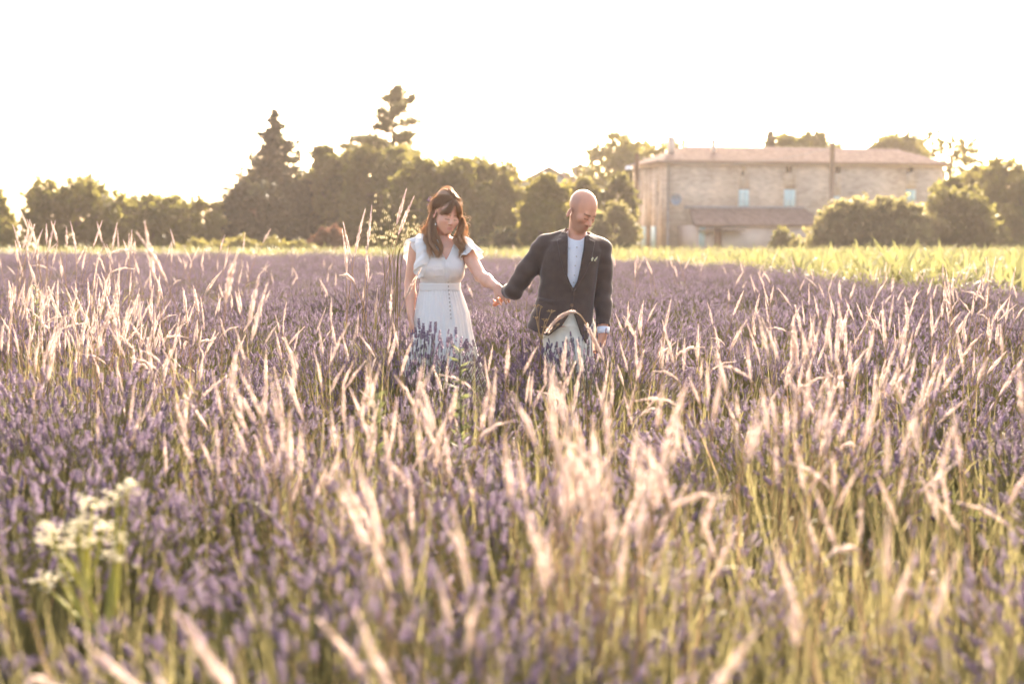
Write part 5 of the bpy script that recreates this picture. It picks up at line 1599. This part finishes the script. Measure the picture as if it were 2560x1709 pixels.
        G.append([top - o * .004 - (0, 0, .03), top, (top + bot) / 2 + o * .004, bot])
    sheet_grid(G, M_shirt, "collar", sh, n=(90, 12), thick=.004)
    # --- jacket
    Fj = Field((-.52, -.24, .70), (.30, .40, 1.52), .0046)
    zs = [.74, .80, .846, .932, 1.039, 1.215, 1.32, 1.385, 1.43]
    cx = [-.108, -.105, -.10, -.085, -.064, -.042, -.022, -.012, -.004]
    Fj.loft(zs, cx, [.0]*9, [.215, .21, .205, .192, .176, .182, .188, .165, .085], [.16, .157, .152, .14, .128, .140, .132, .112, .085], .0, p=2.4)
    Fj.cap(P(1366, 607, .01), P(1428, 590, .01), .050, .055, .03); Fj.cap(P(1498, 613, .01), P(1452, 597, .01), .050, .055, .03)
    Fj.cap(S1, P(1325, 668, .015), .070, .064, .022); Fj.cap(P(1325, 668, .015), E1, .064, .058, .012); Fj.cap(E1, W1, .058, .046, .012)
    Fj.cap(S2, P(1508, 675, .015), .066, .060, .022); Fj.cap(P(1508, 675, .015), E2, .060, .056, .012); Fj.cap(E2, W2, .056, .042, .012)
    # sleeve ends: cut flat and hollow
    for w0, d in ((W1, W1 - E1), (W2, W2 - E2)):
        d = d / np.linalg.norm(d); Fj.cap(w0 + d * .012, w0 + d * .08, .06, .06, 0, 's'); Fj.cap(w0 - d * .04, w0 + d * .08, .034, .034, 0, 's')
    # neck opening
    Fj.cap(P(1440, 600, -.02), P(1446, 560, -.05), .073, .085, .012, 's')
    # lapels, pocket, front edges stand proud of the cloth
    lapL = XZ([(1418, 566), (1398, 589), (1404, 595), (1392, 599), (1401, 645), (1412, 685), (1431, 726), (1436, 722), (1426, 700), (1421, 640), (1424, 575)])
    lapR = XZ([(1460, 580), (1478, 590), (1474, 598), (1488, 604), (1480, 640), (1464, 682), (1437, 727), (1430, 722), (1440, 690), (1450, 650), (1456, 610)])
    for pl in (lapL, lapR): Fj.D = np.minimum(Fj.D, np.maximum(Fj.D - .0075, Fj.prism(pl, -.3, .0)))
    for pl, t in ((XZ([(1347, 745), (1386, 752), (1385, 760), (1346, 753)]), .006), (XZ([(1472, 650), (1494, 646), (1494, 653), (1472, 657)]), .005), (XZ([(1431, 722), (1436, 722), (1431, 772), (1426, 768)]), .005)):
        Fj.D = np.minimum(Fj.D, np.maximum(Fj.D - t, Fj.prism(pl, -.3, .0)))
    # shirt V, cut-away front and hem
    Vp = Fj.prism(XZ([(1421, 556), (1420, 600), (1419, 640), (1418, 689), (1425, 707), (1433, 720), (1442, 702), (1452, 662), (1459, 625), (1462, 595), (1463, 556)]), -.3, -.03)
    Cp = Fj.prism(XZ([(1429, 770), (1421, 788), (1404, 815), (1366, 842), (1340, 900), (1500, 900), (1466, 862), (1451, 834), (1438, 794)]), -.3, .02)
    Hp = Fj.prism(XZ([(1250, 795), (1316, 819), (1370, 836), (1420, 846), (1462, 856), (1482, 852), (1486, 845), (1486, 960), (1250, 960)], .0), -.3, .3)
    for c_ in (Vp, Cp, Hp): Fj.D = np.maximum(Fj.D, -c_)
    # hollow below so the coat reads as cloth
    Fj.loft([.66, .80, .93, 1.0], [-.108, -.105, -.085, -.07], [0]*4, [.20, .195, .172, .14], [.145, .142, .122, .09], 0.0, 's')
    V, Q = Fj.nets()
    N = vnormals(V, Q)
    arm = np.clip((np.abs(V[:, 0] + .04) - .15) / .05, 0, 1)
    V = V + N * (arm * .0135 * wave_noise(V * np.array((.7, .7, 1.25)), 34, 11) + .0048 * wave_noise(V * np.array((1, 1, .6)), 20, 12))[:, None]
    jk = obj_from("jacket", V, Q, M_jacket, body)
    b = MB(); c = P(1430, 763, -.145); b.tube([c + (0, .01, 0), c + (0, -.006, 0)], .010, n=10); b.obj("button", M_shoe, jk)
    M_leafp = material("pale_leaf", (.55, .52, .34), (.66, .62, .42), rough=.6, transl=.2)
    for pts in ([(1479, 653), (1478, 648), (1482, 642), (1484, 645), (1482, 652)], [(1485, 652), (1487, 648), (1494, 641), (1493, 646), (1488, 653)]):
        b = MB(); C3 = [P(x, y, -.150) for x, y in pts]; b.add(np.array(C3 + [q + np.array((0, .012, 0)) for q in C3]), [(i, (i+1) % 5, 5+(i+1) % 5, 5+i) for i in range(5)], [(0,2,1),(0,3,2),(0,4,3)]); b.obj("pocket_leaf", M_leafp, jk)
    b = MB(); d = (W2 - E2) / np.linalg.norm(W2 - E2); b.tube([W2 - d * .02, W2 + d * .022], [.040, .0385], n=16, caps=False); o = b.obj("shirt_cuff", M_shirt, body)
    sm = o.modifiers.new("thickness", 'SOLIDIFY'); sm.thickness = .004
    return body

# ------------------------------------------------------------------ the woman
def build_woman():
    D0 = 9.25; O = np.array((gx(1105, D0), D0, 0.0))
    P = lambda px, py, dy=0.0: np.array(pix(px, py, D0 + dy)) - O
    XZ = lambda pts, dy=-.12: [tuple(P(x, y, dy)[[0, 2]]) for x, y in pts]
    hc, hR, hs = P(1115, 535, -.035), rot(.52, .33, .10), .92
    Z = lambda py: P(1105, py)[2]
    Fd = Field((-.30, -.46, .0), (.50, .20, 1.74), .0044)
    head_field(Fd, hc, hR, hs, True)
    Fd.cap(hc + hR @ np.array((0, .030, -.05)), P(1108, 610, .01), .047, .050, .03)
    Fd.loft([.95, Z(725), Z(705), Z(689), Z(650), Z(620), Z(604), Z(594)], [-.01, -.013, -.01, 0, 0, 0, 0, .0], [0, 0, 0, -.008, -.01, -.005, 0, .01], [.13, .112, .112, .128, .140, .155, .135, .08], [.09, .080, .080, .095, .10, .085, .065, .05], .02)
    for q in (-1, 1): Fd.ell((q*.066 + .0, -.075, Z(672)), (.066, .055, .062), None, .03)
    SL, EL, WL = P(1040, 617, .02), P(1025, 708, .03), P(1027, 784, -.03)
    SR, ER, WR = P(1160, 618, .0), P(1201, 690, -.15), P(1240, 717, -.29)
    Fd.cap(SL, EL, .046, .036, .03); Fd.cap(EL, (EL * .6 + WL * .4), .036, .037, .01); Fd.cap((EL * .6 + WL * .4), WL, .037, .025, .02)
    Fd.cap(SR, ER, .047, .040, .03); Fd.cap(ER, (ER * .6 + WR * .4), .040, .040, .01); Fd.cap((ER * .6 + WR * .4), WR, .040, .026, .02)
    hand(Fd, WL + (0, 0, -.01), (.10, -.12, -1), (.85, .3, 0), .92, (.15, .25, .2), side=-1)
    hand(Fd, WR, (.62, -.25, -.50), (.15, .9, -.45), .92, (.35, .75, .6), side=-1)
    for sx in (-1, 1):
        Fd.cap((sx*.075, .0, .86), (sx*.07, -.03 - .05*sx, .47), .085, .055, .03); Fd.cap((sx*.07, -.03 - .05*sx, .47), (sx*.065, .03 - .09*sx, .10), .052, .036, .01)
        Fd.cap((sx*.065, .03 - .09*sx, .07), (sx*.07, -.09 - .09*sx, .035), .034, .026, .02)
    V, Q = Fd.nets()
    base, lip, brow = (.62, .355, .255), (.54, .22, .18), (.26, .15, .09)
    tint = head_tint(V, hc, hR, hs, base, lip, brow, blush_ear_glow=(.62, .28, .22))
    body = obj_from("person", V, Q, M_skin, None, tint); body.location = O
    tag(body, "long haired woman in a white button front dress walking with lowered eyes", "person")
    # --- bodice
    Fb = Field((-.24, -.24, Z(740)), (.26, .20, Z(585)), .0045)
    Fb.loft([Z(733), Z(725), Z(709), Z(689), Z(664), Z(645), Z(622), Z(606), Z(598)], [-.013, -.013, -.012, .0, .0, .0, .0, .0, 0], [0, 0, 0, -.008, -.012, -.012, -.006, .0, .005],
            [.127, .127, .128, .146, .150, .152, .163, .150, .10], [.099, .099, .100, .116, .122, .118, .098, .080, .065], 0)
    for q in (-1, 1): Fb.ell((q*.066, -.082, Z(670)), (.076, .062, .068), None, .035)
    Fb.cap(P(1146, 604), P(1166, 614), .050, .052, .03); Fb.cap(P(1054, 602), P(1044, 616, .02), .050, .052, .03)
    pk = Fb.prism(XZ([(1082, 672), (1109, 670), (1110, 690), (1083, 692)]), -.3, 0)
    Fb.D = np.minimum(Fb.D, np.maximum(Fb.D - .0035, pk))
    plk = Fb.prism(XZ([(1111, 640), (1120, 640), (1127, 735), (1116, 735)]), -.3, 0)
    Fb.D = np.minimum(Fb.D, np.maximum(Fb.D - .004, plk))
    Fb.D = np.maximum(Fb.D, -Fb.prism(XZ([(1090, 560), (1096, 606), (1103, 628), (1115, 651), (1126, 630), (1134, 606), (1140, 560)]), -.3, .02))
    Fb.cap(P(1110, 606, .01), P(1110, 580, .0), .060, .085, .01, 's')
    V, Q = Fb.nets()
    N = vnormals(V, Q); V = V + N * (.0025 * wave_noise(V * np.array((.5, .5, 1.6)), 34, 21) + .0022 * wave_noise(V, 55, 22))[:, None]
    obj_from("bodice", V, Q, M_dress, body)
    # --- waistband
    Fw = Field((-.20, -.16, Z(730)), (.18, .16, Z(700)), .0045)
    Fw.loft([Z(726), Z(707)], [-.013, -.012], [0, 0], [.134, .135], [.106, .107], 0)
    V, Q = Fw.nets(); N = vnormals(V, Q); V = V + N * (.002 * wave_noise(V * np.array((.4, .4, 3)), 40, 25))[:, None]
    obj_from("waistband", V, Q, M_dress, body)
    # --- skirt: gathered cloth
    zt = Z(725) + .01
    kz = np.array([zt, Z(745), Z(783), Z(830), Z(871), .40, .14]); krx = np.array([.131, .150, .174, .190, .208, .27, .32]); kry = np.array([.103, .118, .142, .160, .175, .23, .28]); kcx = np.array([-.013, -.008, 0, .004, .008, .01, .01])
    nz, na = 60, 220
    zz = np.linspace(zt, .14, nz); th = np.linspace(0, 2 * PI, na, endpoint=False)
    f = lambda k: np.interp(-zz, -kz, k)[:, None]
    u = ((zt - zz) / (zt - .14))[:, None]
    qs = np.random.default_rng(31); fold = 0
    for m_, a_ in ((13, .5), (21, .45), (34, .55), (7, .4)): fold = fold + a_ * np.cos(m_ * th[None] + qs.random() * 6.28 + 1.2 * np.sin(2.2 * u + qs.random() * 6) )
    gath = np.cos(46 * th[None] + 2 * np.sin(5 * th[None])) * np.exp(-u * 9) * .0028
    amp = .0035 + .022 * u
    r = 1 + (fold * amp) / .15 * .55
    knee = np.exp(-((th[None] - (-PI/2 + .45)) / .5) ** 2) * np.exp(-((u - .55) / .3) ** 2) * .05
    X = f(kcx) + (f(krx) * r + knee * .4 + gath) * np.cos(th)[None]; Y = (f(kry) * r + knee + gath) * np.sin(th)[None]
    A = np.stack([X, Y, np.repeat(zz[:, None], na, 1)], -1)
    b = MB(); I = np.arange(nz * na).reshape(nz, na); J = np.roll(I, -1, 1)
    b.add(A.reshape(-1, 3), np.stack([I[:-1], I[1:], J[1:], J[:-1]], -1).reshape(-1, 4)); sk = b.obj("skirt", M_dress, body)
    sm = sk.modifiers.new("thickness", 'SOLIDIFY'); sm.thickness = .003
    # --- buttons down the front
    def front_y(x, z):
        i = np.argmin(np.abs(zz - z)); row = A[i]; fr = row[row[:, 1] < 0]; return float(np.interp(x, fr[np.argsort(fr[:, 0]), 0], fr[np.argsort(fr[:, 0]), 1]))
    for i, t in enumerate(np.linspace(0, 1, 15)):
        py = 657 + 138 * t; px = 1116 + 11.5 * t
        x, z = P(px, py, -.12)[[0, 2]]
        if z < zt - .005: y = front_y(x, z) - .002
        elif z < Z(705): y = -.108
        else: y = float(np.interp(z, [Z(709), Z(689), Z(668), Z(650)], [-.104, -.128, -.140, -.134]))
        b = MB(); b.tube([(x, y + .008, z), (x, y - .004, z)], .0052, n=8); b.obj("button", M_button, body)
    # --- flutter sleeves
    rows = [((1060, 696, -.10), (1046, 692, -.13)), ((1070, 668, -.135), (1034, 682, -.155)), ((1073, 640, -.125), (1035, 664, -.16)), ((1068, 612, -.085), (1040, 628, -.13)),
            ((1060, 597, -.02), (1034, 600, -.05)), ((1050, 598, .05), (1012, 612, .03)), ((1046, 626, .09), (1008, 642, .08)), ((1050, 660, .10), (1018, 662, .11))]
    G = [[P(*a), (P(*a) * .5 + P(*e) * .5) + np.array((0, -.012, .008)), P(*e)] for a, e in rows]
    sheet_grid(G, M_dress, "flutter_sleeve", body, n=(72, 16), ruffle=lambda t, v: v ** 1.3 * .017 * np.sin(t * 6.28 * 4.5 + .8) + v * .006 * np.sin(t * 6.28 * 11))
    ax = ER - SR; ax /= np.linalg.norm(ax); a1 = np.cross(ax, (0, 1, 0)); a1 /= np.linalg.norm(a1); a2 = np.cross(ax, a1)
    G = []
    for t in np.linspace(0, 2 * PI, 13):
        o = a1 * math.cos(t) + a2 * math.sin(t)
        up = max(0, o[2])
        G.append([SR - ax * .035 + o * .056, SR + ax * .045 + o * (.068 + .006 * up), SR + ax * (.105 + .02 * up) + o * (.082 + .014 * up)])
    sheet_grid(G, M_dress, "flutter_sleeve", body, n=(90, 16), ruffle=lambda t, v: v ** 1.3 * .011 * np.sin(t * 6.28 * 7) + v * .004 * np.sin(t * 6.28 * 17 + 1))
    # --- hair
    T = lambda p: hc + hR @ (np.array(p, float) * hs)
    Fh = Field(hc - .2, hc + .2, .0046)
    Fh.ell(T((0, .026, .052)), np.array((.086, .104, .098)) * hs, hR)
    Fh.ell(T((0, .07, -.01)), np.array((.072, .06, .09)) * hs, hR, .04)
    Fh.ell(T((0, .045, .125)), np.array((.055, .065, .035)) * hs, hR, .05)
    Fh.ell(T((.0, -.090, -.022)), np.array((.070, .066, .088)) * hs, hR, .015, 's')
    for q in (-1, 1): Fh.ell(T((q*.088, -.008, -.038)), np.array((.024, .030, .036)) * hs, hR, .012, 's')
    V, Q = Fh.nets(); N = vnormals(V, Q); V = V + N * (.003 * wave_noise(V * np.array((2, 2, .5)), 60, 41))[:, None]
    hair = obj_from("hair", V, Q, M_hair, body, var=0.35)
    rs = np.random.default_rng(50)
    # guides: list of points (head space or pixel), radius of the lock, count, waviness
    HP = lambda x, y, z: T((x, y, z))
    px = lambda a, b_, dy: P(a, b_, dy)
    guides = [
     # curtain fringe from the parting
     ([HP(.00, -.062, .128), HP(-.035, -.092, .098), HP(-.055, -.096, .055), HP(-.072, -.078, .030), HP(-.084, -.050, .010)], .012, 60, .002, .10, .40),
     ([HP(.005, -.062, .128), HP(-.015, -.100, .095), HP(-.030, -.110, .055), HP(-.044, -.103, .036), HP(-.062, -.090, .022)], .009, 30, .002, .10, .45),
     ([HP(.008, -.062, .128), HP(.030, -.094, .098), HP(.050, -.096, .060), HP(.062, -.082, .022), HP(.070, -.060, -.020)], .013, 90, .002, .10, .40),
     ([HP(.006, -.062, .128), HP(.016, -.098, .098), HP(.028, -.106, .060), HP(.042, -.100, .038), HP(.056, -.088, .022)], .009, 26, .002, .10, .45),
     # crown swept back
     ([HP(-.01, -.045, .138), HP(-.05, -.02, .125), HP(-.080, .03, .085), HP(-.088, .06, .03), HP(-.08, .085, -.02)], .024, 110, .003, .02, .30),
     ([HP(.01, -.045, .138), HP(.05, -.02, .125), HP(.080, .03, .085), HP(.088, .06, .03), HP(.08, .085, -.02)], .024, 90, .003, .02, .30),
     ([HP(-.02, -.050, .130), HP(-.062, -.035, .095), HP(-.084, .005, .060), HP(-.086, .045, .035), HP(-.07, .08, .02)], .018, 90, .003, .02, .30),
     ([HP(.0, -.03, .150), HP(.0, .03, .158), HP(.0, .08, .125), HP(.0, .115, .06)], .035, 80, .003, .02, .30),
     # long waves falling at the picture left of the face
     ([HP(-.080, .015, .03), px(1082, 552, -.03), px(1080, 580, -.05), px(1077, 604, -.10), px(1083, 624, -.135), px(1082, 645, -.15)], .022, 120, .007, .12, .85),
     ([HP(-.080, .03, .03), px(1075, 560, -.01), px(1070, 590, -.03), px(1070, 612, -.09), px(1076, 632, -.125)], .020, 90, .007, .12, .80),
     ([HP(-.076, .00, .0), px(1087, 560, -.06), px(1090, 588, -.085), px(1094, 610, -.115), px(1104, 628, -.13), px(1106, 645, -.14)], .015, 80, .008, .15, .90),
     ([HP(-.070, .06, .02), px(1072, 556, .03), px(1064, 585, .01), px(1061, 600, -.02)], .018, 60, .007, .2, .7),
     # waves at the picture right
     ([HP(.078, .015, .03), px(1152, 556, -.02), px(1146, 580, -.06), px(1142, 604, -.10), px(1150, 622, -.125), px(1154, 640, -.13)], .017, 110, .008, .12, .85),
     ([HP(.080, .04, .03), px(1160, 556, .0), px(1156, 582, -.03), px(1154, 606, -.07), px(1162, 628, -.10), px(1158, 642, -.11)], .018, 80, .008, .15, .85),
     ([HP(.080, .02, .02), px(1160, 548, -.03), px(1163, 565, -.05), px(1150, 578, -.08), px(1140, 590, -.10)], .010, 45, .006, .3, .9),
     ([HP(.075, .07, .02), px(1160, 560, .05), px(1162, 590, .03), px(1168, 612, -.01)], .016, 50, .008, .2, .8),
    ]
    hb = MB()
    t = np.linspace(0, 1, 14)
    for G, rad, cnt, wav, v0, v1 in guides:
        G = np.array(G); u = np.linspace(0, 1, len(G))
        # smooth the guide
        uu = np.linspace(0, 1, 40); C = np.stack([np.interp(uu, u, G[:, k]) for k in range(3)], 1)
        for _ in range(5): C[1:-1] = (C[:-2] + 2 * C[1:-1] + C[2:]) / 4
        C = np.stack([np.interp(t, uu, C[:, k]) for k in range(3)], 1)
        A_, B_, T_ = basis(C[-1] - C[0])
        ph0 = rs.random() * 6.28
        wav = wav * (2.7 if wav > .0045 else 1)
        for i in range(int(cnt * 2.2)):
            a = rs.random() * 6.28; r = rad * math.sqrt(rs.random())
            env = .55 + .75 * np.sin(np.clip(t * 1.1, 0, 1) * PI * .62)
            off = (A_ * math.cos(a) + B_ * math.sin(a)) * r
            cl = int(a / 1.6)              # strands gather in sub-locks that wave together
            w_ = wav * np.sin(t * 12 + ph0 + cl * .5 + rs.normal(0, .2)) * t; w2 = wav * np.cos(t * 11 + ph0 + cl * .7) * t
            S = C + off[None] * env[:, None] + A_[None] * w_[:, None] + B_[None] * w2[:, None] + rs.normal(0, .0012, 3)
            e = rs.uniform(.82, 1.0); S = np.stack([np.interp(t * e, t, S[:, k]) for k in range(3)], 1)
            vv = np.clip(.22 + v0 + (v1 - v0) * t + .10 * (cl % 3 - 1) + rs.normal(0, .06), 0, 1)
            hb.tube(S, .00105 * (1 - .6 * t), n=3, var=np.repeat(vv, 3), caps=False)
    # flyaway hairs, coloured lighter to imitate the sun's rim glow
    for i in range(420):
        az = rs.uniform(0, 2 * PI); e = rs.uniform(-.5, 1.3)
        s0 = HP(.084 * math.cos(az) * math.cos(e), .026 + .10 * math.sin(az) * math.cos(e), .052 + .096 * math.sin(e))
        if (hR.T @ (s0 - hc))[1] < -.055 * hs and (hR.T @ (s0 - hc))[2] < .09: continue
        o = s0 - T((0, .026, .03)); o /= np.linalg.norm(o); d = np.cross(o, rs.normal(0, 1, 3)); d[2] -= .6; d /= np.linalg.norm(d)
        L = rs.uniform(.03, .085); k = np.linspace(0, 1, 6)[:, None]
        S = s0 + o * (.006 + .02 * rs.random()) * np.sin(k * PI * .8) + d * L * k + rs.normal(0, .002, (6, 3))
        hb.tube(S, .0007, n=3, var=.6, caps=False)
    for i in range(260):
        G, rad, cnt, wav, v0, v1 = guides[8 + rs.integers(8)]; G = np.array(G); f0 = rs.uniform(.15, .8)
        u = np.linspace(0, 1, len(G)); p = np.array([np.interp(f0, u, G[:, k]) for k in range(3)]); q_ = np.array([np.interp(min(1, f0 + .25), u, G[:, k]) for k in range(3)])
        k = np.linspace(0, 1, 6)[:, None]; n_ = rs.normal(0, 1, 3); n_[0] = abs(n_[0]) * (1 if p[0] > hc[0] else -1); S = p + (q_ - p) * k + n_ * np.sin(k * PI * .75) * rs.uniform(.008, .026)
        hb.tube(S, .0007, n=3, var=.75, caps=False)
    st = hb.obj("strands", M_hair, hair)
    # --- flower clip and ear ring
    fb = MB()
    for i in range(9):
        c = px(1078, 505, -.01) + rs.normal(0, .008, 3); A_, B_, T_ = basis(rs.normal(0, 1, 3) + np.array((-1.2, -.5, .9))); sv, stt = SPIKES[i % 5]
        w3 = sv * .026; fb.add(w3[:, :1] * A_ + w3[:, 1:2] * B_ + w3[:, 2:] * T_ + c, tris=stt, var=rs.random())
    fb.obj("flower_clip", M_spike, body)
    Fe = Field(px(1089, 562, -.075) - .02, px(1089, 562, -.075) + .02, .002); c = px(1089, 561, -.075)
    Fe.ell(c, (.0045, .0045, .007)); Fe.cap(c, c + (0, 0, .014), .0014, .0014); V, Q = Fe.nets(); obj_from("earring", V, Q, M_white, body)
    return body
build_man()
build_woman()
